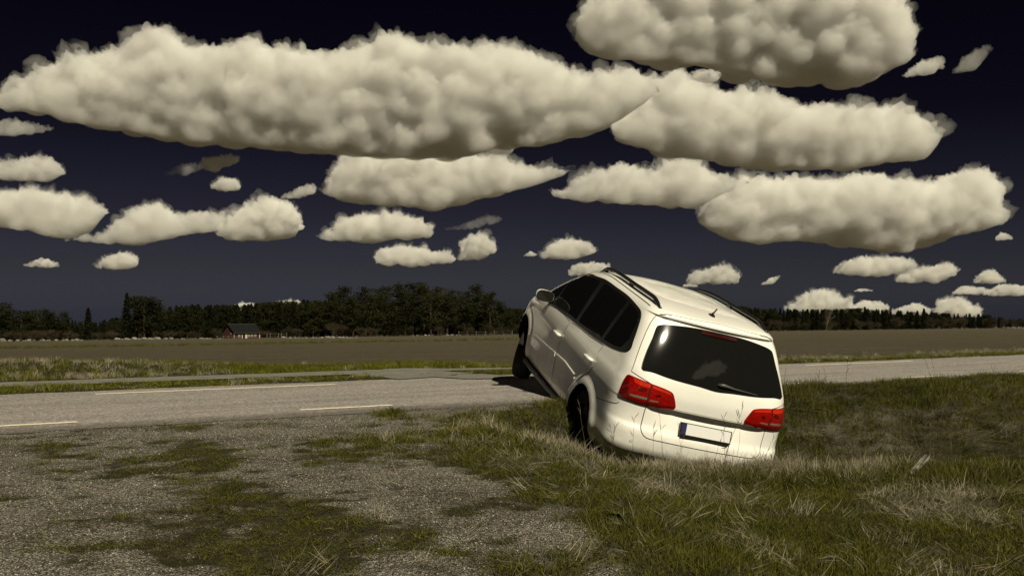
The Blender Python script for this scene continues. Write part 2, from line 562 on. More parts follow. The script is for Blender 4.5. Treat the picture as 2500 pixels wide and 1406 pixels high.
# road dust thrown up over the lower panels
cz = t.nodes.new('ShaderNodeSeparateXYZ')
oc = obj_coord(t)
t.links.new(oc, cz.inputs[0])
dn = nz(t, 7, 6, .7, oc)
df = mth(t, 'MULTIPLY', ramp(t, cz.outputs[2], [(.30, (1, 1, 1)), (.75, (0, 0, 0))]).outputs[0], ramp(t, dn.outputs[0], [(.42, (0, 0, 0)), (.72, (1, 1, 1))]).outputs[0])
pc_ = mixc(t, mth(t, 'MULTIPLY', df, .55), r.outputs[0], (.30, .25, .18))
t.links.new(pc_, b.inputs['Base Color'])
t.links.new(mth(t, 'MULTIPLY_ADD', df, .35, .36), b.inputs['Roughness'])
b.inputs['Roughness'].default_value = .38
b.inputs['Coat Weight'].default_value = .9
b.inputs['Coat Roughness'].default_value = .035
M_glass = mat_plain('tinted glass', (.007, .007, .0065), .035, spec=.65)
M_trim = mat_plain('black trim', (.010, .010, .010), .35)
M_seam = mat_plain('panel gap', (.012, .011, .010), .9, spec=.1)
M_liner = mat_plain('arch liner', (.006, .006, .006), .95, spec=.1)
M_under = mat_plain('underbody', (.008, .008, .008), .9, spec=.1)
M_rubber, t, b = new_mat('tyre rubber')
n = nz(t, 60, 3, .6, obj_coord(t))
r = ramp(t, n.outputs[0], [(.3, (.010, .010, .010)), (.8, (.020, .019, .017))])
t.links.new(r.outputs[0], b.inputs['Base Color'])
b.inputs['Roughness'].default_value = .8
b.inputs['Specular IOR Level'].default_value = .2
bump(t, b, n.outputs[0], .3, .004)
M_steel = mat_plain('black steel wheel', (.016, .015, .014), .5, spec=.3)
M_rust = mat_plain('rusty hub', (.05, .018, .014), .8, spec=.2)
M_lamp, t, b = new_mat('red lamp lens')
b.inputs['Base Color'].default_value = (.30, .004, .003, 1)
b.inputs['Roughness'].default_value = .08
b.inputs['Coat Weight'].default_value = 1
b.inputs['Coat Roughness'].default_value = .02
v = nz(t, 42, kind='ShaderNodeTexVoronoi', coord=obj_coord(t))
r = ramp(t, v.outputs['Distance'], [(.0, (.36, .006, .004)), (.55, (.22, .003, .002))])
t.links.new(r.outputs[0], b.inputs['Base Color'])
M_lampdark = mat_plain('dark red lens', (.10, .002, .002), .15, coat=1)
M_lampbright = mat_plain('bright red lens', (.50, .022, .006), .12, coat=1)
M_reflector = mat_plain('lamp reflector', (.42, .30, .24), .18, metal=.6, coat=1)
M_plate = mat_plain('number plate white', (.70, .69, .68), .35)
M_plateblue = mat_plain('number plate blue', (.025, .025, .09), .35)
M_mirrorglass = mat_plain('mirror glass', (.015, .015, .012), .05, spec=.5)

CAR_YAW, CAR_PITCH, CAR_ROLL = math.radians(101.2), math.radians(-13.9), math.radians(12.3)
CAR_LOC = Vector((1.45, 10.39, -1.63 + H))
car = empty('car', CAR_LOC)
car.rotation_euler = (CAR_ROLL, CAR_PITCH, CAR_YAW)
tag(car, 'white people carrier with its rear sunk in the grassy ditch', 'car')
CAR_M = Matrix.Translation(CAR_LOC) @ Matrix.Rotation(CAR_YAW, 4, 'Z') @ Matrix.Rotation(CAR_PITCH, 4, 'Y') @ Matrix.Rotation(CAR_ROLL, 4, 'X')
CAR_I = CAR_M.inverted()

WB = 2.92
z_r = [.20, .28, .36, .48, .60, .655, .70, .80, .885, .905, 1.00, 1.10, 1.18, 1.24, 1.40, 1.58, 1.680, 1.690, 1.71, 1.735, 1.755, 1.775, 1.787, 1.793]
f_xr = spline(z_r, [-.84, -.92, -.97, -.995, -1.0, -.992, -.965, -.958, -.957, -.966, -.968, -.955, -.935, -.903, -.808, -.695, -.632, -.656, -.648, -.60, -.49, -.30, -.05, .25])
f_xf = spline([.20, .30, .45, .60, .75, .85, .93, .99, 1.05, 1.10, 1.20, 1.40, 1.56, 1.66, 1.73, 1.77, 1.785, 1.793],
              [3.55, 3.75, 3.84, 3.85, 3.80, 3.72, 3.58, 3.40, 3.18, 3.02, 2.84, 2.46, 2.10, 1.82, 1.53, 1.25, 1.0, .8])
f_w = spline([.20, .26, .33, .45, .60, .80, .90, .96, 1.04, 1.10, 1.20, 1.40, 1.55, 1.66, 1.72, 1.755, 1.775, 1.787, 1.793],
             [.87, .905, .93, .940, .936, .936, .938, .934, .922, .905, .878, .815, .765, .722, .672, .60, .50, .36, .18])
f_rx = spline([.20, .60, 1.0, 1.3, 1.6, 1.793], [.26, .28, .34, .30, .22, .30])
f_ry = spline([.20, .60, 1.0, 1.3, 1.6, 1.793], [.30, .32, .34, .26, .20, .12])
f_b = spline([.20, .60, 1.0, 1.3, 1.6, 1.793], [.10, .10, .09, .12, .135, .11])
N1, N2, N3, N4, N5 = 30, 26, 90, 26, 16

def car_ring(z):
    xr, xf, w = float(f_xr(z)), float(f_xf(z)), float(f_w(z))
    L = xf - xr
    rx, ry, bb = float(f_rx(z)), float(f_ry(z)), float(f_b(z))
    rx = min(rx, .3 * L)
    ry = min(ry, .6 * w)
    ex = 2.25
    P = []
    for k in range(N1):
        y = (w - ry) * k / N1
        P.append((xr + bb * (y / w) ** 2, y))
    xb = xr + bb * ((w - ry) / w) ** 2
    for k in range(N2):
        a = k / N2 * math.pi / 2
        P.append((xb + rx * (1 - math.cos(a) ** (2 / ex)), (w - ry) + ry * math.sin(a) ** (2 / ex)))
    rxf, ryf = min(.75 if z < 1.0 else .55, .35 * L), (.55 if z < 1.0 else .45) * w
    x0, x1 = xb + rx, xf - .10 - rxf
    for k in range(N3):
        P.append((x0 + (x1 - x0) * k / N3, w))
    for k in range(N4):
        a = k / N4 * math.pi / 2
        P.append((x1 + rxf * math.sin(a) ** (2 / ex), (w - ryf) + ryf * math.cos(a) ** (2 / ex)))
    for k in range(N5 + 1):
        y = (w - ryf) * (1 - k / N5)
        P.append((xf - .10 * (y / (w - ryf)) ** 2, y))
    P = np.array(P)
    for it in range(14):
        Q = P.copy()
        Q[1:-1] = .25 * P[:-2] + .5 * P[1:-1] + .25 * P[2:]
        P = Q
    s = (P[:, 0] - 1.3) / 2.2
    P[:, 1] *= 1 - .042 * s * s * (s < 0) - .03 * s * s * (s > 0)
    return P

def car_deform(x, y, z):
    ay = np.abs(y)
    sg = np.sign(y)
    for xw in (0.0, WB):
        d = np.hypot(x - xw, z - .335)
        fl = .020 * np.cos(np.clip((d - .39) / .125, -1, 1) * math.pi / 2) ** 2 * sstep(.6, .8, ay)
        y = y + sg * fl
    # plate recess under the tailgate ledge
    rear = sstep(-.55, -.8, x) * (ay < .72)
    prof = (1 - sstep(.893, .903, z)) * np.clip((z - .70) / .193, 0, 1) ** 1.3
    x = x + .062 * rear * prof * np.clip(1 - (ay / .64) ** 2, 0, 1) ** .7
    bot = np.interp(x, [-.9, .4, 2.2], [.305, .275, .22])
    z = z + (bot - .2) * (1 - sstep(.2, .60, z))
    return x, y, z

zl = np.unique(np.round(np.concatenate([np.linspace(.20, 1.64, 92), np.linspace(1.655, 1.77, 24), [.888, .893, .897, .901, .905, 1.672, 1.676, 1.680, 1.683, 1.686, 1.690, 1.774, 1.778, 1.782, 1.785, 1.788, 1.7905, 1.792]]), 4))
rings = []
for z in zl:
    P = car_ring(z)
    full = np.concatenate([P, P[-2:0:-1] * [1, -1]])
    rings.append(np.column_stack([full, np.full(len(full), z)]))
V = np.array(rings)
nz_, nr_ = V.shape[:2]
V = V.reshape(-1, 3)
V = np.column_stack(car_deform(V[:, 0], V[:, 1], V[:, 2]))
fc = []
idx = np.arange(nz_ * nr_).reshape(nz_, nr_)
a_, b_ = idx[:-1], idx[1:]
q = np.stack([a_, np.roll(a_, -1, 1), np.roll(b_, -1, 1), b_], -1).reshape(-1, 4)[:, ::-1]
bm = bmesh.new()
bv = [bm.verts.new(v) for v in V]
for f_ in q:
    bm.faces.new([bv[i] for i in f_])
bm.faces.new([bv[i] for i in idx[0]])
bm.faces.new([bv[i] for i in idx[-1][::-1]])
bmesh.ops.recalc_face_normals(bm, faces=bm.faces)
BODY_BVH = BVHTree.FromBMesh(bm)
bm.normal_update()
bm.faces.ensure_lookup_table()
BODY_N = [v.normal.copy() for v in bm.verts]
BODY_F = [[v.index for v in f_.verts] for f_ in bm.faces]
bm.verts.index_update()
BODY_V = [v.co.copy() for v in bm.verts]
from mathutils.interpolate import poly_3d_calc

def body_hit(origin, direction):
    loc, nor, fi, dist = BODY_BVH.ray_cast(origin, direction)
    if loc is None:
        return None, None
    vs = BODY_F[fi]
    if len(vs) == 4:
        w_ = poly_3d_calc([BODY_V[i] for i in vs], loc)
        n_ = Vector((0, 0, 0))
        for i, ww in zip(vs, w_):
            n_ += BODY_N[i] * ww
        if n_.length > 1e-6:
            nor = n_.normalized()
    return loc, nor

CAM_LOCAL = CAR_I @ Vector((0, 0, H))
def car_px(x, y, off=0.0):
    """where a ray through pixel x,y meets the bodywork, in the car's own coordinates"""
    d = (CAR_I.to_3x3() @ pix_dir(x, y)).normalized()
    loc, nor = body_hit(CAM_LOCAL, d)
    if loc is None:
        dist = None
        loc, nor, fi, dist = BODY_BVH.find_nearest(CAM_LOCAL + d * (CAM_LOCAL.length))
        loc = loc.copy()
    return loc + nor * off

# arches
body_me = bpy.data.meshes.new('body')
bm.to_mesh(body_me)
bm.free()
body = link('body', body_me, [M_paint, M_liner, M_under], car)
body_me.shade_smooth()
cut_bm = bmesh.new()
for xw, rad in ((0.0, .372), (WB, .378)):
    for s in (1, -1):
        c = bmesh.ops.create_cone(cut_bm, cap_ends=True, segments=56, radius1=rad, radius2=rad, depth=.50)['verts']
        for v_ in c:
            v_.co = Vector((v_.co.x + xw, v_.co.z + s * .86, v_.co.y * 1.02 + .345))
bmesh.ops.recalc_face_normals(cut_bm, faces=cut_bm.faces)
cut_me = me_from(cut_bm, 'cutter')
cut_me.materials.append(M_liner)
cut = bpy.data.objects.new('cutter', cut_me)
ROOT.objects.link(cut)
cut.parent = car
md = body.modifiers.new('arches', 'BOOLEAN')
md.operation = 'DIFFERENCE'
md.object = cut
md.solver = 'EXACT'
md.material_mode = 'TRANSFER'
dg = bpy.context.evaluated_depsgraph_get()
nb = bpy.data.meshes.new_from_object(body.evaluated_get(dg))
body.modifiers.clear()
body.data = nb
bpy.data.objects.remove(cut)
nb.set_sharp_from_angle(angle=math.radians(32))
body_names = [m_.name if m_ else '' for m_ in nb.materials]

AX = {
    'L': (Vector((1, 0, 0)), Vector((0, 0, 1)), Vector((0, -1, 0))),
    'B': (Vector((0, 1, 0)), Vector((0, 0, 1)), Vector((1, 0, 0))),
    'C': (Vector((.7071, .7071, 0)), Vector((0, 0, 1)), Vector((.7071, -.7071, 0))),
    'F': (Vector((0, 1, 0)), Vector((0, 0, 1)), Vector((-1, 0, 0))),
    'T': (Vector((1, 0, 0)), Vector((0, 1, 0)), Vector((0, 0, -1))),
}

def closed_curve(P, step, sharp=False):
    P = np.asarray(P, float)
    n_ = len(P)
    out = []
    for i in range(n_):
        p0, p1, p2, p3 = P[i - 1], P[i], P[(i + 1) % n_], P[(i + 2) % n_]
        L = np.linalg.norm(p2 - p1)
        m = max(1, int(math.ceil(L / step)))
        for k in range(m):
            s = k / m
            if sharp:
                out.append(p1 + (p2 - p1) * s)
            else:
                # centripetal-ish catmull-rom with clamped tangents
                l0, l2 = np.linalg.norm(p1 - p0) + 1e-9, np.linalg.norm(p3 - p2) + 1e-9
                t1 = (p2 - p0) / (l0 + L) * L
                t2 = (p3 - p1) / (l2 + L) * L
                out.append((2 * s**3 - 3 * s**2 + 1) * p1 + (s**3 - 2 * s**2 + s) * t1 + (-2 * s**3 + 3 * s**2) * p2 + (s**3 - s**2) * t2)
    return np.array(out)

def patch(name, pts, axis, off, step, mat, parent, rim=.008, grow=0.0, sharp=False, mirror=False, inset=None):
    """a panel that follows the bodywork: outline pts are 2D in the axis frame"""
    U, W, D = AX[axis]
    C = closed_curve(pts, step, sharp)
    if grow:
        A = np.roll(C, -1, 0) - np.roll(C, 1, 0)
        N = np.column_stack([A[:, 1], -A[:, 0]])
        N /= np.linalg.norm(N, axis=1)[:, None] + 1e-12
        area = np.sum(C[:, 0] * np.roll(C[:, 1], -1) - np.roll(C[:, 0], -1) * C[:, 1])
        C = C + N * grow * (1 if area > 0 else -1)
    mn, mx = C.min(0), C.max(0)
    nC = len(C)
    ys = np.arange(mn[1] + step * .5, mx[1], step)
    xs = np.arange(mn[0] + step * .5, mx[0], step)
    inner = []
    E = np.roll(C, -1, 0)
    for yy in ys:
        c1 = (C[:, 1] > yy) != (E[:, 1] > yy)
        xc = C[c1, 0] + (yy - C[c1, 1]) * (E[c1, 0] - C[c1, 0]) / (E[c1, 1] - C[c1, 1])
        for xx in xs:
            if np.sum(xc > xx) % 2 and np.min((C[:, 0] - xx) ** 2 + (C[:, 1] - yy) ** 2) > (step * .55) ** 2:
                inner.append((xx, yy))
    vs = [Vector(p) for p in C] + [Vector(p) for p in inner]
    ed = [(i, (i + 1) % nC) for i in range(nC)]
    r_ = delaunay_2d_cdt(vs, ed, [], 1, 1e-6)
    ov, of = r_[0], r_[2]
    bm = bmesh.new()
    bvs = []
    nors = []
    for p in ov:
        loc, nor = body_hit(U * p.x + W * p.y - D * 6, D)
        if loc is None:
            o_ = U * p.x + W * p.y - D * 1.0
            loc, nor, fi, di = BODY_BVH.find_nearest(o_)
        nors.append(nor)
        o2 = off(loc) if callable(off) else off
        bvs.append(bm.verts.new(loc + nor * o2))
    for f_ in of:
        try:
            bm.faces.new([bvs[i] for i in f_])
        except ValueError:
            pass
    bm.normal_update()
    flip = [f_ for f_ in bm.faces if f_.normal.dot(D) > 0]
    bmesh.ops.reverse_faces(bm, faces=flip)
    if rim:
        be = [e_ for e_ in bm.edges if e_.is_boundary]
        bm.verts.index_update()
        nd = {v_: nors[v_.index] for v_ in bm.verts}
        ret = bmesh.ops.extrude_edge_only(bm, edges=be)
        for g in ret['geom']:
            if isinstance(g, bmesh.types.BMVert):
                best = min((e_.other_vert(g) for e_ in g.link_edges), key=lambda q_: (q_.co - g.co).length)
                g.co = best.co - nd.get(best, Vector((0, 0, 0))) * rim
    if mirror:
        for v_ in bm.verts:
            v_.co.y *= -1
        bmesh.ops.reverse_faces(bm, faces=bm.faces)
    me = me_from(bm, name, True)
    me.set_sharp_from_angle(angle=math.radians(50))
    return link(name, me, mat, parent)

def to_ax(pts, axis):
    U, W, D = AX[axis]
    return [(p.dot(U), p.dot(W)) for p in pts]

def px2(pts, axis):
    return to_ax([car_px(*p) for p in pts], axis)

def tube(pts, rad, sides=8, cap=True):
    """bmesh-free tube along a polyline; rad number or list"""
    P = [Vector(p) for p in pts]
    n_ = len(P)
    R_ = rad if hasattr(rad, '__len__') else [rad] * n_
    vs, fs = [], []
    up = None
    for i, p in enumerate(P):
        tn = (P[min(i + 1, n_ - 1)] - P[max(i - 1, 0)]).normalized()
        if up is None:
            up = tn.orthogonal().normalized()
        up = (up - tn * up.dot(tn)).normalized()
        sd_ = tn.cross(up)
        for k in range(sides):
            a = 2 * math.pi * k / sides
            vs.append(p + (up * math.cos(a) + sd_ * math.sin(a)) * R_[i])
    for i in range(n_ - 1):
        for k in range(sides):
            fs.append((i * sides + k, i * sides + (k + 1) % sides, (i + 1) * sides + (k + 1) % sides, (i + 1) * sides + k))
    if cap:
        fs.append(tuple(range(sides))[::-1])
        fs.append(tuple((n_ - 1) * sides + k for k in range(sides)))
    return vs, fs

def tube_obj(name, pts, rad, mat, parent=None, sides=8, smooth=True):
    vs, fs = tube(pts, rad, sides)
    me = bpy.data.meshes.new(name)
    me.from_pydata(vs, [], fs)
    me.update()
    return link(name, me, mat, parent, smooth)

def strip(name, pxs, width, mat, parent, off=.0016, local=False):
    """thin dark line lying on the bodywork along pixel points (panel gap)"""
    pts = pxs if local else [car_px(*p) for p in pxs]
    P = []
    for i in range(len(pts) - 1):
        m = max(1, int((pts[i + 1] - pts[i]).length / .03))
        for k in range(m):
            P.append(pts[i].lerp(pts[i + 1], k / m))
    P.append(pts[-1])
    vs, fs = [], []
    for i, p in enumerate(P):
        loc, nor, fi, di = BODY_BVH.find_nearest(p)
        tn = (P[min(i + 1, len(P) - 1)] - P[max(i - 1, 0)]).normalized()
        sd_ = nor.cross(tn).normalized()
        c = loc + nor * off
        vs += [c + sd_ * width / 2, c - sd_ * width / 2]
    for i in range(len(P) - 1):
        fs.append((2 * i, 2 * i + 1, 2 * i + 3, 2 * i + 2))
    me = bpy.data.meshes.new(name)
    me.from_pydata(vs, [], fs)
    me.update()
    return link(name, me, mat, parent, True)

def gap_ring(name, ol, axis, width, mat, parent, mirror=False, off=.0012):
    U, W, D = AX[axis]
    P = []
    for p in closed_curve(ol, .03, True):
        loc, nor = body_hit(U * p[0] + W * p[1] - D * 6, D)
        if loc is None:
            loc = BODY_BVH.find_nearest(U * p[0] + W * p[1] - D)[0]
        P.append(Vector((loc.x, -loc.y if mirror else loc.y, loc.z)))
    return strip(name, P + [P[0]], width, mat, parent, off=off, local=True)

# --- glass, doors, tailgate (outlines read off the photograph, mirrored to the far side)
SIDE_PX = [(1340.2,739.9),(1347.6,708.4),(1368,693.6),(1395.7,677.9),(1419.7,666.5),(1441.9,665),(1458.5,670.5),(1478.9,682.6),(1506.6,702),(1534.4,722.4),(1562,746.4),(1574,758.3),(1577.2,768),(1571.3,787.9),(1562,810.1),(1549,836),(1540.5,851),(1532.5,858.5),(1520,858.5),(1497.4,851.7),(1475.2,839.7),(1441.9,817.5),(1404.9,787.9),(1377,765.7),(1349.4,745.4)]
side2 = px2(SIDE_PX, 'L')
side2[2:7] = [(2.53, 1.285), (2.157, 1.448), (1.825, 1.572), (1.496, 1.638), (1.25, 1.662)]
side2[1] = (2.66, 1.21)
side2[10:16] = [(-.20, 1.668), (-.33, 1.650), (-.405, 1.612), (-.455, 1.555), (-.51, 1.47), (-.555, 1.385)]
GATE_PX = [(1606,795.5),(1625.3,793.3),(1689.3,799.7),(1753.4,812.5),(1817.4,829.6),(1872.8,849.9),(1889.9,859.5),(1896.3,873.4),(1900.6,899.2),(1903,947.2),(1901.5,974),(1896.7,978.0),(1844.9,974.1),(1787.3,962.6),(1710.5,943.4),(1652.8,928),(1595.2,910.7),(1570.3,902),(1566.4,895.4),(1578.4,858.4),(1593.3,824.3),(1601.9,800.8)]
LAMP_PX = [(1537.6,914.6),(1591.4,936.7),(1639.4,956.8),(1646.1,970.3),(1649,993.3),(1645.2,997.5),(1614.4,994.3),(1579.9,988.5),(1547.2,978.9),(1518.4,966.4),(1513,958.7),(1518.4,941.5),(1529.9,917.5)]
M_brake = mat_plain('high brake lamp', (.030, .002, .002), .15, coat=.5)
def quad_px(pts):
    return [car_px(*p) for p in pts]

# side glass, pillars
for mir in (False, True):
    sw = patch('side_window_frame', side2, 'L', .0030, .035, M_trim, car, mirror=mir)
    A2 = np.array(side2)
    cen = A2.mean(0)
    # panes inside the black surround: quarter light, front door, rear door, rear quarter
    top = lambda x: np.interp(x, [p[0] for p in sorted(side2[1:13])], [p[1] for p in sorted(side2[1:13])])
    bot = lambda x: np.interp(x, [p[0] for p in sorted(side2[14:] + side2[:1])], [p[1] for p in sorted(side2[14:] + side2[:1])])
    for x0, x1, lean, nm in ((1.98, 2.42, .02, 'quarter_light'), (1.02, 1.93, .0, 'front_door_window'), (.13, .93, .05, 'rear_door_window'), (-.47, .05, .07, 'rear_quarter_window')):
        ol = []
        m = 8
        for k in range(m + 1):
            x = x0 + (x1 - x0) * k / m
            ol.append((x, float(bot(x)) + .035))
        for k in range(m + 1):
            x = x1 + (x0 - x1) * k / m
            xl = max(x - lean, -.40)
            ol.append((xl, float(top(xl)) - .03))
        if nm == 'rear_quarter_window':
            ol[0] = (ol[0][0] , ol[0][1] + .10)
        patch(nm, ol, 'L', .0052, .035, M_glass, sw, mirror=mir, sharp=True, rim=.004)

# doors
FD = [(1338,743.5),(1319.9,758.3),(1308.8,788),(1297.7,825),(1290.5,862),(1288.5,884),(1312,914),(1340.2,946.9),(1347.6,921),(1354,885),(1360.5,858),(1368,828.6),(1379,804.6),(1392,786.5),(1376,768),(1358,754)]
RDOOR = [(1395.5,788),(1380.5,806.6),(1369.8,830),(1362.3,859.5),(1356,886),(1349.4,922),(1342,948.5),(1362,974),(1382,997.5),(1387,990),(1393.8,970.9),(1405.5,943.2),(1421.5,923.9),(1438.2,908.1),(1447.4,895),(1454.8,878.5),(1460.4,860),(1473,843.5),(1440,822),(1412,799)]
fd2, rd2 = px2(FD, 'L'), px2(RDOOR, 'L')
fd2[4:8] = [(2.40, .42), (2.36, .335), (1.80, .340), (1.12, .350)]
rd2[6:13] = [(1.09, .350), (.75, .355), (.47, .365), (.45, .42), (.42, .52), (.34, .63), (.20, .75)]
for mir in (False, True):
    for nm, ol in (('front_door', fd2), ('rear_door', rd2)):
        gap_ring('door_gap', ol, 'L', .013, M_seam, car, mir)
        dr = patch(nm, ol, 'L', .0030, .035, M_paint, car, grow=-.001, sharp=True, mirror=mir)
        # handle
        hx, hy = (1357.5, 808.5), (1370.5, 821.0)
        if nm == 'rear_door':
            hx, hy = (1431.5, 866.5), (1449.0, 882.0)
        a, c = car_px(*hx), car_px(*hy)
        if mir:
            a.y *= -1; c.y *= -1
        sg = -1 if mir else 1
        out = Vector((0, .034 * sg, .006))
        a, c = a.lerp(c, .06), a.lerp(c, .94)
        ab = (c - a)
        pts = [a + ab * .0 + out * .2, a + ab * .06 + out * .85, a + ab * .25 + out * 1.08, a + ab * .6 + out * 1.08, a + ab * .90 + out * .9, a + ab * 1.0 + out * .2]
        tube_obj('door_handle', pts, [.012, .016, .017, .017, .020, .014], M_paint, dr, 10)
        cup = [(a.x + ab.x * .5 + .075 * math.cos(k / 16 * 2 * math.pi), a.z + ab.z * .5 - .008 + .030 * math.sin(k / 16 * 2 * math.pi)) for k in range(16)]
        patch('handle_recess', cup, 'L', .0036, .02, M_paint, dr, mirror=mir, rim=.001)

# side moulding on the doors
for mir in (False, True):
    for seg in ([(1305, 818.4), (1330, 841), (1356.5, 864.5)], [(1359.5, 867.5), (1380, 886), (1404, 919.5)]):
        pts = [car_px(*p) for p in seg]
        P = []
        for i in range(len(pts) - 1):
            for k in range(8):
                P.append(pts[i].lerp(pts[i + 1], k / 8))
        P.append(pts[-1])
        P = [BODY_BVH.find_nearest(p)[0] + Vector((0, .006, 0)) for p in P]
        vs, fs = [], []
        for p in P:
            for dy, dz in ((-.008, -.027), (.006, -.024), (.009, 0), (.006, .022), (-.008, .027)):
                vs.append((p.x, (p.y + dy) * (-1 if mir else 1), p.z + dz))
        for i in range(len(P) - 1):
            for k in range(4):
                f_ = (i * 5 + k, i * 5 + k + 1, i * 5 + k + 6, i * 5 + k + 5)
                fs.append(f_ if mir else f_[::-1])
        fs += [tuple(range(5)), tuple((len(P) - 1) * 5 + k for k in range(5))[::-1]]
        me = bpy.data.meshes.new('side_moulding')
        me.from_pydata(vs, [], fs)
        me.update()
        me.shade_smooth()
        me.set_sharp_from_angle(angle=math.radians(40))
        link('side_moulding', me, M_paint, car)

# sill
for mir in (1, -1):
    pts = []
    vs, fs = [], []
    for k in range(21):
        x = .40 + 2.10 * k / 20
        loc = BODY_BVH.ray_cast(Vector((x, 2.0, .345)), Vector((0, -1, 0)))[0]
        z0 = float(np.interp(x, [.4, 2.2], [.275, .22]))
        for dy, z in ((-.06, z0 - .02), (.004, z0 - .015), (.012, z0 + .02), (.010, z0 + .055), (-.01, z0 + .068)):
            vs.append((x, (loc.y + dy) * mir, z))
    for i in range(20):
        for k in range(4):
            f_ = (i * 5 + k, i * 5 + k + 1, i * 5 + k + 6, i * 5 + k + 5)
            fs.append(f_[::-1] if mir == 1 else f_)
    me = bpy.data.meshes.new('sill')
    me.from_pydata(vs, [], fs)
    me.update()
    link('sill', me, M_trim, car, True)

# tailgate: glass, seam, lamps
gate2 = px2(GATE_PX, 'B')
gl = [p for p in gate2[13:] + gate2[:1]]          # left half of the outline
half = sorted(gate2[15:] + gate2[:4], key=lambda p: 0)
# symmetric outline from the left half as measured
LH = [gate2[0], gate2[1], gate2[2], gate2[3]]
LB = [gate2[14], gate2[15], gate2[16], gate2[17], gate2[18], gate2[19], gate2[20], gate2[21]]
sym = [(0.0, LH[3][1])] + [LH[2], LH[1], LH[0]] + LB[::-1] + [(0.0, gate2[13][1] + .002)]
sym = [p for p in sym]
full = sym + [(-p[0], p[1]) for p in sym[-2:0:-1]]
rw_off = lambda p: .002
TG_PX = [(1578.9,989.5),(1574,1003),(1567,1031),(1564.8,1041),(1565.3,1048),(1567.2,1055),(1571,1061.5),(1577,1066.8),(1585,1070.2),(1600,1074),(1628,1080),(1690,1093)]
TGU_PX = [(1542,905.4),(1555,870),(1567.7,835),(1578,810),(1589,788),(1598,775),(1612,768),(1630,768)]
tgl = px2(TG_PX, 'B')
tgu = px2(TGU_PX, 'B')
midtop = px2([(1735, 787)], 'B')[0][1]
lamp_in = px2([(1649,993),(1640,957),(1592,937)], 'B')
gate_left = [(0.0, midtop)] + tgu[::-1] + [lamp_in[2], (tgl[0][0], tgl[0][1])] + tgl[1:] + [(0.0, tgl[-1][1])]
gate_full = gate_left + [(-p[0], p[1]) for p in gate_left[-2:0:-1]]
gap_ring('tailgate_gap', gate_full, 'B', .013, M_seam, car)
gate = patch('tailgate', gate_full, 'B', .0030, .028, M_paint, car, grow=-.001, sharp=True)
rw = patch('rear_window', full, 'B', .0060, .035, M_glass, gate, rim=0)
# one smooth sheet of glass: fit a low-order surface through the panel
gv = np.array([v_.co[:] for v_ in rw.data.vertices])
def gb(y, z):
    z = z - 1.4
    return np.stack([np.ones_like(y), z, z * z, y * y, y * y * z, y ** 4 * .6], 1)
nb_ = len(gv)
cf, *_r = np.linalg.lstsq(gb(gv[:, 1], gv[:, 2]), gv[:, 0], rcond=None)
fx = gb(gv[:, 1], gv[:, 2]) @ cf
dxg = gv[:, 0] - fx
sh_ = min(0, float(np.percentile(dxg, 4)))
print('glass fit', round(float(dxg.min()), 4), round(float(dxg.max()), 4), [round(float(c), 4) for c in cf])
# rim vertices were pushed inwards by the panel builder: keep that depth behind the fitted face
for v_, x_, d_ in zip(rw.data.vertices, fx, dxg):
    is_rim = False
    v_.co.x = x_ + sh_
bmr = bmesh.new()
bmr.from_mesh(rw.data)
be_ = [e_ for e_ in bmr.edges if e_.is_boundary]
rt_ = bmesh.ops.extrude_edge_only(bmr, edges=be_)
for g_ in rt_['geom']:
    if isinstance(g_, bmesh.types.BMVert):
        g_.co.x += .03
bmr.to_mesh(rw.data)
bmr.free()
rw.data.shade_smooth()
rw.data.set_sharp_from_angle(angle=math.radians(50))
for px_ in ((1632, 818), (1640, 822), (1620, 812)):
    d_ = (CAR_I.to_3x3() @ pix_dir(*px_)).normalized()
    p_ = car_px(*px_)
    z_ = p_.z - 1.4
    g_y = 2 * cf[3] * p_.y + 2 * cf[4] * p_.y * z_ + 4 * .6 * cf[5] * p_.y ** 3
    g_z = cf[1] + 2 * cf[2] * z_ + cf[4] * p_.y ** 2
    n_ = CAR_M.to_3x3() @ Vector((-1, g_y, g_z)).normalized()
    v_ = pix_dir(*px_).normalized()
    rr_ = v_ - n_ * 2 * v_.dot(n_)
    print('sun for glint', px_, round(math.degrees(math.atan2(rr_.y, rr_.x)) % 360, 1), round(math.degrees(math.asin(rr_.z)), 1))
# high brake lamp
z_t = LH[2][1]
patch('brake_lamp', [(-.19, z_t - .040), (.19, z_t - .040), (.185, z_t - .012), (-.185, z_t - .012)], 'B', .020, .03, M_brake, gate, sharp=True, rim=.02)
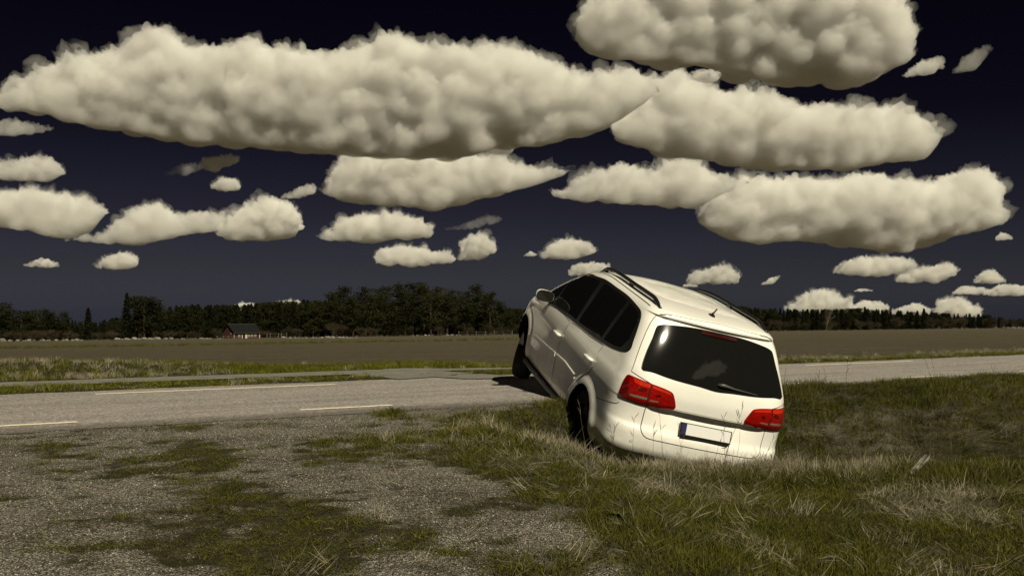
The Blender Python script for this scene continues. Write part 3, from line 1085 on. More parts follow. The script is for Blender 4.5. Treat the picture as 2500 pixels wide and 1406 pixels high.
# tail lamps
lamp2 = px2(LAMP_PX, 'C')
def sub_poly(P, s):
    P = np.array(P)
    c = P.mean(0)
    return [tuple(c + (p - c) * s) for p in P]
def zone(pxs):
    return [tuple(p) for p in px2(pxs, 'C')]
def r3(*pts):
    return [(1480 + x / 5.207, 880 + y / 5.207) for x, y in pts]
for mir in (False, True):
    lp = patch('tail_lamp', lamp2, 'C', .010, .022, M_lamp, car, mirror=mir, rim=.016)
    for nm, pts, mt, of in (
            ('lens_border', r3((180, 405), (205, 445), (350, 508), (520, 560), (700, 590), (862, 606), (868, 585), (690, 560), (540, 530), (400, 490), (290, 450), (285, 380), (310, 200), (290, 190), (230, 270)), M_lampdark, .0115),
            ('bright_band', r3((350, 215), (575, 305), (575, 350), (480, 330), (370, 280)), M_lampbright, .0118),
            ('bright_band', r3((592, 315), (810, 405), (830, 440), (700, 390), (592, 350)), M_lampbright, .0118),
            ('reflector', r3((300, 418), (400, 440), (520, 470), (520, 497), (420, 475), (310, 440)), M_reflector, .0122),
            ('reflector', r3((552, 492), (660, 515), (660, 530), (552, 512)), M_reflector, .0122),
            ('bulb_cell', r3((420, 350), (470, 340), (520, 355), (520, 385), (440, 390), (415, 375)), M_lampdark, .0122),
            ('bulb_cell', r3((625, 430), (690, 430), (700, 460), (640, 462)), M_lampdark, .0122),
            ('lens_split', r3((575, 296), (588, 300), (525, 563), (508, 560)), M_seam, .0125)):
        patch(nm, zone(pts), 'C', of, .018, mt, lp, mirror=mir, sharp=True, rim=.002)

# bumper seam and sensors
for s in (1, -1):
    P = [car_px(*p) for p in [(1454.8, 970), (1478.8, 978.3), (1504.7, 984.2), (1511, 981)]]
    if s < 0:
        P = [Vector((p.x, -p.y, p.z)) for p in P]
    strip('bumper_gap', P, .006, M_seam, car, local=True)
for px_, s in (((1540, 1075.9), 1), ((1654.8, 1106.2), 1), ((1654.8, 1106.2), -1), ((1540, 1075.9), -1)):
    p = car_px(*px_)
    c = [(p.y * s + .013 * math.cos(k / 14 * 2 * math.pi), p.z + .013 * math.sin(k / 14 * 2 * math.pi)) for k in range(14)]
    patch('sensor_ring', c, 'B', .0016, .01, M_seam, car, rim=0)
    c = [(p.y * s + .010 * math.cos(k / 14 * 2 * math.pi), p.z + .010 * math.sin(k / 14 * 2 * math.pi)) for k in range(14)]
    patch('parking_sensor', c, 'B', .0030, .01, M_paint, car, rim=.002)

# number plate
pl = [Vector((-.957, .262, .812)), Vector((-.985, .262, .702))]
vdir = (pl[0] - pl[1]).normalized()
pc = Vector((-.968, -.005, .7535))
udir = Vector((0, 1, 0))
ndir = Vector((-1, 0, 0))
ndir = (ndir - vdir * ndir.dot(vdir)).normalized()
def slab(name, u0, u1, v0, v1, d0, d1, mat, parent):
    bm = bmesh.new()
    vs = [bm.verts.new(pc + udir * u + vdir * v + ndir * d) for d in (d0, d1) for u, v in ((u0, v0), (u1, v0), (u1, v1), (u0, v1))]
    for f_ in ((0, 1, 2, 3), (7, 6, 5, 4), (0, 4, 5, 1), (1, 5, 6, 2), (2, 6, 7, 3), (3, 7, 4, 0)):
        bm.faces.new([vs[i] for i in f_])
    bmesh.ops.recalc_face_normals(bm, faces=bm.faces)
    bmesh.ops.bevel(bm, geom=bm.edges[:], offset=min(abs(d1 - d0) * .3, .002), segments=1, affect='EDGES')
    return link(name, me_from(bm, name), mat, parent)
npl = slab('number_plate', -.255, .205, -.052, .052, .012, .0165, M_plate, gate)
slab('plate_band', .2055, .255, -.052, .052, .012, .0165, M_plateblue, npl)
slab('plate_frame', -.268, .268, -.066, .060, -.012, .0125, M_trim, npl)
slab('frame_lip', -.25, .25, -.083, -.0665, -.006, .010, M_trim, npl)

# wiper
w0, w1 = car_px(1752.7, 941.0), car_px(1846, 965.0)
wn = Vector((-.93, 0, .36)).normalized()
wp = [w0 + wn * .012, w0.lerp(w1, .10) + wn * .030 + Vector((0, 0, .008)), w0.lerp(w1, .4) + wn * .026, w1 + wn * .018]
tube_obj('wiper', wp, [.020, .018, .010, .006], mat_plain('wiper plastic', (.06, .058, .05), .4), gate, 8)
tube_obj('wiper_blade', [w0.lerp(w1, .15) + wn * .011, w0.lerp(w1, .6) + wn * .011, w1 + wn * .011], .006, M_trim, gate, 6)

# roof rails
def roof_z(x, y):
    h = BODY_BVH.ray_cast(Vector((x, y, 3)), Vector((0, 0, -1)))[0]
    return h.z if h else 1.7
for s in (1, -1):
    y0 = .575 * s
    xs_ = np.linspace(1.56, -.46, 41)
    P, R_ = [], []
    for k, x in enumerate(xs_):
        e_ = min(k, 40 - k) / 40
        lift = .038 * float(sstep(0, .115, e_)) + .004
        yy = y0 * (1 + .02 * math.sin(math.pi * k / 40))
        P.append(Vector((x, yy, roof_z(x, yy) + lift)))
        R_.append(.021 if 1 < k < 39 else .013)
    # flattened bar
    vs, fs = tube(P, R_, 10)
    rl = bpy.data.meshes.new('roof_rail')
    rl.from_pydata(vs, [], fs)
    rl.update()
    ro = link('roof_rail', rl, M_trim, car, True)
    for xa, xb in ((1.56, 1.36), (.52, .44), (-.26, -.46)):
        bm = bmesh.new()
        prev = None
        for k in range(7):
            x = xa + (xb - xa) * k / 6
            zr = roof_z(x, y0)
            i_ = int(round((1.56 - x) / 2.02 * 40))
            zt = P[i_].z
            cur = [bm.verts.new((x, y0 - .017, zr - .012)), bm.verts.new((x, y0 + .017, zr - .012)), bm.verts.new((x, y0 + .015, zt)), bm.verts.new((x, y0 - .015, zt))]
            if prev:
                for a in range(4):
                    bm.faces.new((prev[a], prev[(a + 1) % 4], cur[(a + 1) % 4], cur[a]))
            else:
                bm.faces.new(cur[::-1])
            prev = cur
        bm.faces.new(prev)
        bmesh.ops.recalc_face_normals(bm, faces=bm.faces)
        link('rail_foot', me_from(bm, 'rail_foot'), M_trim, ro)
    # drip channel beside the rail
    Pc = [Vector((x, (.645) * s, roof_z(x, .645 * s))) for x in np.linspace(1.5, -.36, 30)]
    strip('roof_channel', Pc, .010, M_trim, car, off=.002, local=True)

# aerial
az_ = roof_z(-.36, 0)
vs = []
bm = bmesh.new()
rows = []
for k, (x, w_, h_) in enumerate(((-.30, .004, .004), (-.32, .022, .012), (-.36, .030, .022), (-.40, .026, .024), (-.43, .008, .010))):
    rows.append([bm.verts.new((x, w_ * math.cos(a), az_ - .004 + h_ * math.sin(a))) for a in np.linspace(0, math.pi, 7)])
for i in range(4):
    for k in range(6):
        bm.faces.new((rows[i][k], rows[i][k + 1], rows[i + 1][k + 1], rows[i + 1][k]))
bmesh.ops.recalc_face_normals(bm, faces=bm.faces)
aer = link('aerial', me_from(bm, 'aerial', True), M_trim, car)
tube_obj('aerial_mast', [(-.37, 0, az_ + .010), (-.42, 0, az_ + .055), (-.445, 0, az_ + .085)], [.011, .008, .006], M_trim, aer, 8)

# door mirrors
for s in (1, -1):
    c = Vector((2.10, 1.015, 1.170))
    bm = bmesh.new()
    n_u, n_v = 22, 12
    rows = []
    for j in range(n_v + 1):
        t_ = j / n_v
        xx = -.055 + .17 * t_
        rr = math.sqrt(max(0, 1 - t_ ** 2.2))
        rr = max(rr, .02)
        row = []
        for k in range(n_u):
            a = 2 * math.pi * k / n_u
            ca, sa = math.cos(a), math.sin(a)
            ex = 2 / 2.8
            yy = .112 * rr * math.copysign(abs(ca) ** ex, ca)
            zz = .076 * rr * math.copysign(abs(sa) ** ex, sa) * (1 if sa > 0 else .85)
            row.append(bm.verts.new((c.x + xx, (c.y + yy) * s, c.z + zz + .02 * yy)))
        rows.append(row)
    for j in range(n_v):
        for k in range(n_u):
            bm.faces.new((rows[j][k], rows[j][(k + 1) % n_u], rows[j + 1][(k + 1) % n_u], rows[j + 1][k]))
    bm.faces.new(rows[-1])
    bm.faces.new(rows[0])
    bmesh.ops.recalc_face_normals(bm, faces=bm.faces)
    me = me_from(bm, 'door_mirror', True)
    me.set_sharp_from_angle(angle=math.radians(50))
    mo = link('door_mirror', me, M_paint, car)
    bm = bmesh.new()
    ring = []
    for k in range(n_u):
        a = 2 * math.pi * k / n_u
        ca, sa = math.cos(a), math.sin(a)
        ex = 2 / 2.8
        ring.append(bm.verts.new((c.x - .0575, (c.y + .110 * math.copysign(abs(ca) ** ex, ca)) * s, c.z + .0745 * math.copysign(abs(sa) ** ex, sa) * (1 if sa > 0 else .85))))
    f_ = bm.faces.new(ring)
    bm.normal_update()
    if f_.normal.x > 0:
        f_.normal_flip()
    link('mirror_glass', me_from(bm, 'mirror_glass'), M_mirrorglass, mo)
    tube_obj('mirror_arm', [(2.16, .86 * s, 1.10), (2.13, .93 * s, 1.125), (2.11, .97 * s, 1.135)], [.035, .03, .03], M_trim, mo, 8)

# windscreen and headlamps (face the road)
patch('windscreen', [(-.62, 1.16), (-.3, 1.13), (.3, 1.13), (.62, 1.16), (.52, 1.60), (.3, 1.66), (-.3, 1.66), (-.52, 1.60)], 'F', .004, .05, M_glass, car)
for s in (1, -1):
    patch('headlamp', [(.42, .72), (.70, .78), (.84, .90), (.80, .93), (.62, .88), (.45, .82)], 'F', .004, .03, mat_plain('headlamp lens', (.5, .5, .5), .1, coat=1), car, mirror=(s < 0))

# wheels
def lathe(profile, seg, closed=False):
    vs, fs = [], []
    n_ = len(profile)
    for k in range(seg):
        a = 2 * math.pi * k / seg
        for y, r_ in profile:
            vs.append((r_ * math.cos(a), y, r_ * math.sin(a)))
    for k in range(seg):
        k2 = (k + 1) % seg
        for i in range(n_ - 1):
            fs.append((k * n_ + i, k * n_ + i + 1, k2 * n_ + i + 1, k2 * n_ + i))
    me = bpy.data.meshes.new('lathe')
    me.from_pydata(vs, [], fs)
    me.update()
    bm = bmesh.new()
    bm.from_mesh(me)
    bmesh.ops.remove_doubles(bm, verts=bm.verts, dist=1e-5)
    bmesh.ops.recalc_face_normals(bm, faces=bm.faces)
    bm.to_mesh(me)
    bm.free()
    me.shade_smooth()
    me.set_sharp_from_angle(angle=math.radians(35))
    return me
RT = .332
tread = [(-.085, .205), (-.100, .225), (-.108, .265), (-.106, .300), (-.096, .322)]
g = []
for yg in (-.055, -.018, .018, .055):
    g += [(yg - .006, RT), (yg - .0045, RT - .008), (yg + .0045, RT - .008), (yg + .006, RT)]
tyre_prof = tread + [(-.085, RT - .003)] + g + [(.085, RT - .003)] + [(-y, r_) for y, r_ in tread[::-1]] + [(.07, .200), (-.07, .200), (-.085, .205)]
tyre_me = lathe(tyre_prof, 72)
rim_prof = [(.086, .206), (.094, .212), (.090, .200), (.070, .192), (.045, .188), (.040, .175), (.052, .150), (.058, .120), (.050, .095), (.046, .070), (.052, .062), (.066, .050), (.068, .001), (-.02, .001), (-.02, .19), (-.08, .20)]
rim_me = lathe(rim_prof, 48)
hub_me = lathe([(.0675, .046), (.082, .040), (.086, .025), (.086, .001)], 20)
def hole_mesh():
    bm = bmesh.new()
    for k in range(10):
        a = 2 * math.pi * k / 10
        vsx = []
        for q_ in range(10):
            b2 = 2 * math.pi * q_ / 10
            rr, ta = .158 + .013 * math.cos(b2), .030 * math.sin(b2)
            vsx.append(bm.verts.new((rr * math.cos(a) - ta * math.sin(a), .0545, rr * math.sin(a) + ta * math.cos(a))))
        bm.faces.new(vsx)
    bmesh.ops.recalc_face_normals(bm, faces=bm.faces)
    return me_from(bm, 'vent_holes')
hole_me = hole_mesh()
for nm, x, s, z, steer in (('rear', 0, 1, .335, 0), ('rear', 0, -1, .335, 0), ('front', WB, 1, .225, -24), ('front', WB, -1, .43, -24)):
    we = bpy.data.objects.new('wheel', None)
    ROOT.objects.link(we)
    we.parent = car
    we.location = (x, .800 * s, z)
    we.rotation_euler = (0, 0, math.radians(steer) + (0 if s > 0 else math.pi))
    link('tyre', tyre_me, None, we)
    link('rim', rim_me, None, we)
    ho = link('hub', hub_me, None, we)
tyre_me.materials.append(M_rubber)
rim_me.materials.append(M_steel)
hub_me.materials.append(M_rust)
# exhaust tip under the bumper
tube_obj('exhaust', [(-.55, .42, .30), (-.80, .44, .31), (-.96, .44, .30)], .032, M_under, car, 12)
# ------------------------------------------------------------------ grass and gravel scatter
def blade_mesh(name, n_, r0, hmin, hmax, wid, lean, curl, seed, bias=(0, 0), mat=None, flat=0.0):
    rg = np.random.default_rng(seed)
    a = rg.uniform(0, 2 * math.pi, n_)
    rr = r0 * np.sqrt(rg.uniform(0, 1, n_))
    base = np.stack([rr * np.cos(a), rr * np.sin(a), np.full(n_, -.01)], 1)
    hh = rg.uniform(hmin, hmax, n_)
    la = rg.uniform(0, 2 * math.pi, n_)
    ln = np.abs(rg.normal(0, lean, n_))
    dirx = np.cos(la) * ln + bias[0]
    diry = np.sin(la) * ln + bias[1]
    face = rg.uniform(0, 2 * math.pi, n_)
    wv = np.stack([np.cos(face), np.sin(face), np.zeros(n_)], 1) * (wid * rg.uniform(.6, 1.3, n_))[:, None] * .5
    lev = []
    for tt, ws in ((0, 1.0), (.45, .8), (.8, .5), (1.0, .0)):
        bend = tt + curl * tt * tt
        x = base[:, 0] + dirx * hh * bend
        y = base[:, 1] + diry * hh * bend
        z = base[:, 2] + hh * tt * (1 - flat) / np.sqrt(1 + ln ** 2) * (1 - .25 * curl * tt)
        c = np.stack([x, y, z], 1)
        lev.append((c - wv * ws, c + wv * ws))
    V_ = np.stack([lev[0][0], lev[0][1], lev[1][0], lev[1][1], lev[2][0], lev[2][1], lev[3][0]], 1).reshape(-1, 3)
    o = np.arange(n_)[:, None] * 7
    tr = np.array([[0, 1, 3], [0, 3, 2], [2, 3, 5], [2, 5, 4], [4, 5, 6]])
    fc_ = (o[:, None, :] + tr[None]).reshape(-1, 3)
    me = mesh_np(name, V_, fc_)
    if mat: me.materials.append(mat)
    return me

def mat_grass(name, stops, transl=.25):
    m, t, b = new_mat(name)
    oi = t.nodes.new('ShaderNodeObjectInfo')
    geo = t.nodes.new('ShaderNodeNewGeometry')
    nn = nz(t, .9, 3, .6, geo.outputs['Position'])
    n2 = nz(t, 45, 2, .6, geo.outputs['Position'])
    f_ = mth(t, 'ADD', mth(t, 'MULTIPLY', oi.outputs['Random'], .45), mth(t, 'MULTIPLY', nn.outputs[0], .45))
    f_ = mth(t, 'ADD', f_, mth(t, 'MULTIPLY', mth(t, 'SUBTRACT', n2.outputs[0], .5), .5))
    r = ramp(t, f_, stops)
    t.links.new(r.outputs[0], b.inputs['Base Color'])
    b.inputs['Roughness'].default_value = .65
    b.inputs['Specular IOR Level'].default_value = .2
    tl = t.nodes.new('ShaderNodeBsdfTranslucent')
    t.links.new(r.outputs[0], tl.inputs[0])
    mx = t.nodes.new('ShaderNodeMixShader')
    mx.inputs[0].default_value = transl
    t.links.new(b.outputs[0], mx.inputs[1])
    t.links.new(tl.outputs[0], mx.inputs[2])
    t.links.new(mx.outputs[0], t.nodes['Material Output'].inputs[0])
    return m
M_green = mat_grass('green grass', [(.15, (.020, .023, .002)), (.45, (.066, .066, .005)), (.75, (.120, .112, .010)), (.95, (.18, .16, .035))], .2)
M_dry = mat_grass('dead grass', [(.15, (.11, .095, .060)), (.5, (.26, .228, .155)), (.85, (.43, .38, .28))], .2)
M_mixg = mat_grass('mixed grass', [(.15, (.020, .024, .003)), (.45, (.065, .066, .010)), (.7, (.12, .108, .045)), (.9, (.24, .21, .14))])

M_straw = mat_grass('grey straw', [(.15, (.055, .048, .034)), (.5, (.13, .118, .092)), (.85, (.24, .22, .18))], .15)

def proto_set(cname, meshes):
    c = bpy.data.collections.new(cname)
    for k, me in enumerate(meshes):
        o = bpy.data.objects.new('%s_%02d' % (cname, k), me)
        c.objects.link(o)
    return c

def scatter(name, P, rot, scl, idx, coll, label, cat):
    """one stuff object: instances of the collection's meshes on a cloud of points"""
    me = bpy.data.meshes.new(name)
    P = np.asarray(P, dtype=np.float32)
    me.vertices.add(len(P))
    me.vertices.foreach_set('co', P.ravel())
    for nm, typ, arr, key in (('rot', 'FLOAT_VECTOR', rot, 'vector'), ('scl', 'FLOAT_VECTOR', scl, 'vector'), ('idx', 'INT', idx, 'value')):
        at = me.attributes.new(nm, typ, 'POINT')
        at.data.foreach_set(key, np.asarray(arr, dtype=np.int32 if typ == 'INT' else np.float32).ravel())
    o = link(name, me)
    ng = bpy.data.node_groups.new(name, 'GeometryNodeTree')
    ng.interface.new_socket('Geometry', in_out='INPUT', socket_type='NodeSocketGeometry')
    ng.interface.new_socket('Geometry', in_out='OUTPUT', socket_type='NodeSocketGeometry')
    N = ng.nodes
    gi_, go_ = N.new('NodeGroupInput'), N.new('NodeGroupOutput')
    ci = N.new('GeometryNodeCollectionInfo')
    ci.inputs[0].default_value = coll
    ci.inputs['Separate Children'].default_value = True
    ci.inputs['Reset Children'].default_value = True
    ip = N.new('GeometryNodeInstanceOnPoints')
    ip.inputs['Pick Instance'].default_value = True
    def na(nm, typ):
        a = N.new('GeometryNodeInputNamedAttribute')
        a.data_type = typ
        a.inputs[0].default_value = nm
        return next(s_ for s_ in a.outputs if s_.enabled and s_.name == 'Attribute')
    L = ng.links
    L.new(gi_.outputs[0], ip.inputs['Points'])
    L.new(ci.outputs[0], ip.inputs['Instance'])
    L.new(na('idx', 'INT'), ip.inputs['Instance Index'])
    e2r = N.new('FunctionNodeEulerToRotation')
    L.new(na('rot', 'FLOAT_VECTOR'), e2r.inputs[0])
    L.new(e2r.outputs[0], ip.inputs['Rotation'])
    L.new(na('scl', 'FLOAT_VECTOR'), ip.inputs['Scale'])
    L.new(ip.outputs[0], go_.inputs[0])
    md = o.modifiers.new('scatter', 'NODES')
    md.node_group = ng
    tag(o, label, cat, kind='stuff')
    return o

rg = np.random.default_rng(12)
C_short = proto_set('short_tuft', [blade_mesh('short_tuft', 34, .085, .02, .060, .0034, .55, .35, k, mat=M_green) for k in range(4)] + [blade_mesh('short_tuft', 30, .085, .018, .055, .0032, .8, .4, 10 + k, mat=M_mixg) for k in range(3)])
C_mid = proto_set('mid_tuft', [blade_mesh('mid_tuft', 28, .07, .05, .125, .0046, .42, .45, 20 + k, mat=M_green) for k in range(4)] + [blade_mesh('mid_tuft', 26, .07, .05, .13, .0044, .5, .5, 30 + k, mat=M_mixg) for k in range(3)])
M_verge = mat_grass('verge grass', [(.15, (.040, .044, .003)), (.5, (.105, .106, .008)), (.85, (.19, .175, .022))], .25)
C_verge = proto_set('verge_tuft', [blade_mesh('verge_tuft', 28, .075, .05, .13, .0060, .45, .45, 80 + k, mat=M_verge) for k in range(5)])
C_dry = proto_set('dry_tuft', [blade_mesh('dry_tuft', 26, .065, .06, .17, .0044, .34, .5, 40 + k, mat=M_dry) for k in range(4)] + [blade_mesh('dry_tuft', 9, .06, .10, .25, .0042, .25, .6, 50 + k, mat=M_dry) for k in range(2)])
C_lit = proto_set('litter_tuft', [blade_mesh('litter_tuft', 14, .09, .06, .20, .0030, .30, .5, 90 + k, mat=M_straw if k % 2 else M_dry) for k in range(6)])
C_mat = proto_set('matted_tuft', [blade_mesh('matted_tuft', 24, .11, .09, .24, .0056, .7, .5, 60 + k, bias=(.8, -.3), mat=M_straw, flat=.70) for k in range(3)] + [blade_mesh('matted_tuft', 24, .11, .08, .20, .0052, .7, .5, 70 + k, bias=(.7, -.2), mat=M_mixg, flat=.6) for k in range(4)])

def spots(x0, x1, y0, y1, dens, seed):
    r_ = np.random.default_rng(seed)
    n_ = int((x1 - x0) * (y1 - y0) * dens)
    return r_.uniform(x0, x1, n_), r_.uniform(y0, y1, n_), r_

def in_view(x, y, z, m=140):
    px, py = proj_px(x, y, z)
    return (px > -m) & (px < 2500 + m) & (py < 1406 + 160)

CAR_INV = np.array(CAR_I)
def under_car(x, y, z):
    P = np.stack([x, y, z, np.ones_like(x)], 0)
    L = CAR_INV @ P
    return (L[0] > -.86) & (L[0] < 3.6) & (np.abs(L[1]) < .84)

def finish(name, x, y, z, r_, hs, lo, hi, ncol, coll, label, cat, tilt=.12, az=None):
    n_ = len(x)
    rot = np.stack([r_.normal(0, tilt, n_), r_.normal(0, tilt, n_), r_.uniform(0, 2 * math.pi, n_) if az is None else az + r_.normal(0, .45, n_)], 1)
    k = r_.uniform(lo, hi, n_)
    sc = np.stack([k, k, k * hs], 1)
    print(name, n_)
    return scatter(name, np.stack([x, y, z], 1), rot, sc, r_.integers(0, ncol, n_), coll, label, cat)

# short turf on the near side
x, y, r_ = spots(-4.6, 6.4, 3.1, 9.6, 760, 1)
keep = in_view(x, y, base_z(x, y))
x, y = x[keep], y[keep]
g = grass_at(x, y)
patchy = noise2(x, y, 2.3, 51, 3)
keep = (r_.uniform(0, 1, len(x)) < np.clip(g * 1.15 - .22 - .36 * (1 - sstep(-1.2, .4, x)) + patchy * .6 + noise2(x, y, 7.0, 53, 2) * .5, 0, 1)) & (g > .22)
x, y, g = x[keep], y[keep], g[keep]
z = ground_z(x, y)
left = 1 - sstep(-1.0, 1.4, x)
hs = np.clip(.70 + noise2(x, y, .9, 52, 2) * .8, .3, 1.4) * (1 - .5 * left)
finish('turf', x, y, z, r_, hs, .75, 1.25, 7, C_short, 'short green turf over the roadside bank and in patches on the gravel', 'grass')

# medium grass: lip of the ditch, the slopes, the corner by the shoulder
x, y, r_ = spots(-1.4, 13.5, 7.0, 17.5, 330, 2)
s_, t_ = st(x, y)
zb = base_z(x, y)
keep = in_view(x, y, zb) & (s_ < S_NEAR + .02)
x, y, s_ = x[keep], y[keep], s_[keep]
g = grass_at(x, y)
keep = (r_.uniform(0, 1, len(x)) < np.clip(g * 1.15 + noise2(x, y, 1.7, 55, 3) * .45 + noise2(x, y, 6.0, 54, 2) * .6 - .1, 0, 1)) & (g > .3)
x, y = x[keep], y[keep]
z = ground_z(x, y)
keep = ~(under_car(x, y, z))
x, y, z = x[keep], y[keep], z[keep]
hs = np.clip(.85 + noise2(x, y, .8, 56, 2) * .9, .4, 1.5) * (.55 + .45 * sstep(.0, 1.6, x)) 
finish('ditch_grass', x, y, z, r_, hs, .75, 1.3, 7, C_mid, 'tufted green grass on both slopes of the ditch', 'grass')

# dead grass where the photograph has it straw-coloured
x, y, r_ = spots(-1.0, 9.5, 4.0, 9.6, 420, 3)
d_ = samp(DM, x, y, base_z(x, y)) * (.12 + .88 * sstep(7.1, 7.7, y))
keep = (r_.uniform(0, 1, len(x)) < d_ * .8 + noise2(x, y, 2.5, 57, 2) * .5 * (d_ > .05) + .035 * (y > 7)) & in_view(x, y, base_z(x, y)) & (grass_at(x, y) > .4) & (st(x, y)[0] < S_NEAR - .1)
x, y = x[keep], y[keep]
z = ground_z(x, y)
keep = ~under_car(x, y, z)
x, y, z = x[keep], y[keep], z[keep]
nearlip = np.exp(-((y - 8.2) / 1.1) ** 2)
hs = np.clip(.28 + .75 * nearlip + noise2(x, y, 1.1, 58, 2) * .4, .25, 1.25)
finish('dead_grass', x, y, z, r_, hs, .7, 1.25, 6, C_dry, 'pale dead grass standing along the lip of the ditch', 'grass', .2)

# matted straw on the far slope and in flattened patches
x, y, r_ = spots(.3, 13.5, 3.6, 17.5, 330, 4)
s_, t_ = st(x, y)
zb = base_z(x, y)
d_ = samp(DM, x, y, zb)
slope = ((y > 8.6) & (s_ < S_NEAR - .12)).astype(float)
pr = np.where(slope > 0, .0 + .60 * d_ + noise2(x, y, 1.5, 59, 3) * .8, -1.0)
keep = (r_.uniform(0, 1, len(x)) < pr) & in_view(x, y, zb) & (s_ < S_NEAR - .12) & (grass_at(x, y) > .35)
x, y = x[keep], y[keep]
z = ground_z(x, y)
keep = ~under_car(x, y, z)
x, y, z = x[keep], y[keep], z[keep]
az = noise2(x, y, .7, 61, 2) * 3.0
finish('matted_straw', x, y, z + .012, r_, np.full(len(x), .9), .7, 1.35, 7, C_mat, 'flattened straw lying over the ditch slope', 'grass', .25, az)

# straw litter lying in the turf
x, y, r_ = spots(-.8, 7.5, 3.2, 8.8, 300, 8)
d_ = samp(DM, x, y, base_z(x, y))
keep = (r_.uniform(0, 1, len(x)) < .10 + .65 * d_ + noise2(x, y, 1.8, 66, 3) * .55) & in_view(x, y, base_z(x, y)) & (grass_at(x, y) > .4)
x, y = x[keep], y[keep]
z = ground_z(x, y)
keep = ~under_car(x, y, z)
x, y, z = x[keep], y[keep], z[keep]
n_ = len(x)
print('litter', n_)
k_ = r_.uniform(.45, .85, n_)
ta = r_.uniform(0, 2 * math.pi, n_)
tl = r_.normal(1.05, .2, n_)
scatter('straw_litter', np.stack([x, y, z + .02], 1), np.stack([tl * np.cos(ta), tl * np.sin(ta), r_.uniform(0, 6.28, n_)], 1), np.stack([k_, k_, k_], 1), r_.integers(0, 6, n_), C_lit, 'fallen straw lying through the short turf', 'grass')

# verge beyond the road
x, y, r_ = spots(-16, 24, 9, 32, 90, 5)
s_, t_ = st(x, y)
fe = field_edge(t_)
ent = np.zeros(len(x), bool)
pe = np.array([(p.x, p.y) for p in pv])
for (x0_, y0_), (x1_, y1_) in zip(pe, np.roll(pe, -1, 0)):
    c_ = ((y0_ > y) != (y1_ > y))
    ent ^= c_ & (x < x0_ + (y - y0_) * (x1_ - x0_) / (y1_ - y0_ + 1e-9))
keep = (s_ > S_FAR + .06) & (s_ < fe + .1) & ~((s_ > 14.12) & (s_ < 15.12) & (t_ < tpath)) & ~ent & in_view(x, y, 0 * x)
x, y, s_, t_ = x[keep], y[keep], s_[keep], t_[keep]
z = ground_z(x, y)
px, py = proj_px(x, y, z)
bank = (s_ > 15.1) & (t_ < 6)
dryp = np.where(bank, np.where(px < 560, .66, .10 - .12 * (px > 700)), .12 + .5 * np.exp(-((px - 690) / 70) ** 2))
dryp = np.where((px < 150) & (py > 892) & bank, .25, dryp)
dryp = np.clip(dryp + noise2(x, y, .8, 62, 2) * .5 * (px < 680), 0.01, .97)
isd = r_.uniform(0, 1, len(x)) < dryp
finish('verge_grass', x[~isd], y[~isd], z[~isd], r_, np.clip(.7 + noise2(x[~isd], y[~isd], .6, 63, 2), .35, 1.2) * np.where(s_[~isd] < 14.3, .5, .9), .9, 1.4, 5, C_verge, 'green grass on the far verge beside the cycle path', 'grass')
dn = r_.uniform(0, 1, int(isd.sum())) < .6
xd, yd, zd = x[isd][dn], y[isd][dn], z[isd][dn]
finish('verge_straw', xd, yd, zd, r_, np.clip(.75 + noise2(xd, yd, .7, 64, 2), .4, 1.3) * np.where(st(xd, yd)[0] < 14.3, .5, .72), .8, 1.2, 6, C_dry, 'tall dead grass on the bank beyond the cycle path', 'grass')
# sparse stalks along the field edge at the right, tufts on the old furrow line
x, y, r_ = spots(4, 26, 14, 32, 34, 6)
s_, t_ = st(x, y)
keep = (s_ > 13.3) & (s_ < 15.4) & (t_ > 11) & (r_.uniform(0, 1, len(x)) < .9 * np.exp(-((s_ - 13.9) / .8) ** 2))
x, y = x[keep], y[keep]
finish('field_edge_straw', x, y, ground_z(x, y), r_, np.clip(.7 + noise2(x, y, .9, 65, 2) * .8, .35, 1.3), .6, 1.1, 6, C_dry, 'thin dead stalks along the edge of the bare field', 'grass')
fl = []
for px_ in np.arange(-60, 1300, 3.0):
    p = terrain_px(px_, 851 - px_ * .0175 + random.uniform(-1, 1))
    fl.append(p)
fl = np.array([p[:] for p in fl])
fl = fl + rg.normal(0, .25, fl.shape) * [1, 1, 0]
fl[:, 2] = ground_z(fl[:, 0], fl[:, 1])
finish('furrow_grass', fl[:, 0], fl[:, 1], fl[:, 2], rg, np.full(len(fl), 1.0), 1.6, 3.2, 7, C_mid, 'thin strip of grass along the furrow across the bare field', 'grass')

# tall seed stalks in front of the bumper and on the slope
def stalk_mesh(seed):
    rr = random.Random(seed)
    vs, fs = [], []
    P = [Vector((0, 0, -.02))]
    d = Vector((rr.uniform(-.18, .18), rr.uniform(-.18, .18), 1)).normalized()
    for k in range(5):
        d = (d + Vector((rr.uniform(-.1, .1), rr.uniform(-.1, .1), 0))).normalized()
        P.append(P[-1] + d * .11)
    vs, fs = tube(P, [.0022, .002, .0018, .0016, .0014, .001], 3)
    for k in range(3):
        b0 = P[3 + k % 2].lerp(P[5], rr.random())
        dd = Vector((rr.uniform(-1, 1), rr.uniform(-1, 1), 1.2)).normalized()
        o_ = len(vs)
        v2, f2 = tube([b0, b0 + dd * .04, b0 + dd * .07], [.0012, .003, .001], 3)
        vs += v2
        fs += [tuple(i + o_ for i in f_) for f_ in f2]
    me = bpy.data.meshes.new('stalk')
    me.from_pydata(vs, [], fs)
    me.update()
    me.materials.append(M_stalk)
    return me
M_stalk = mat_plain('brown stalk', (.07, .055, .035), .8, spec=.2)
C_stalk = proto_set('stalk', [stalk_mesh(k) for k in range(5)])
sp_ = []
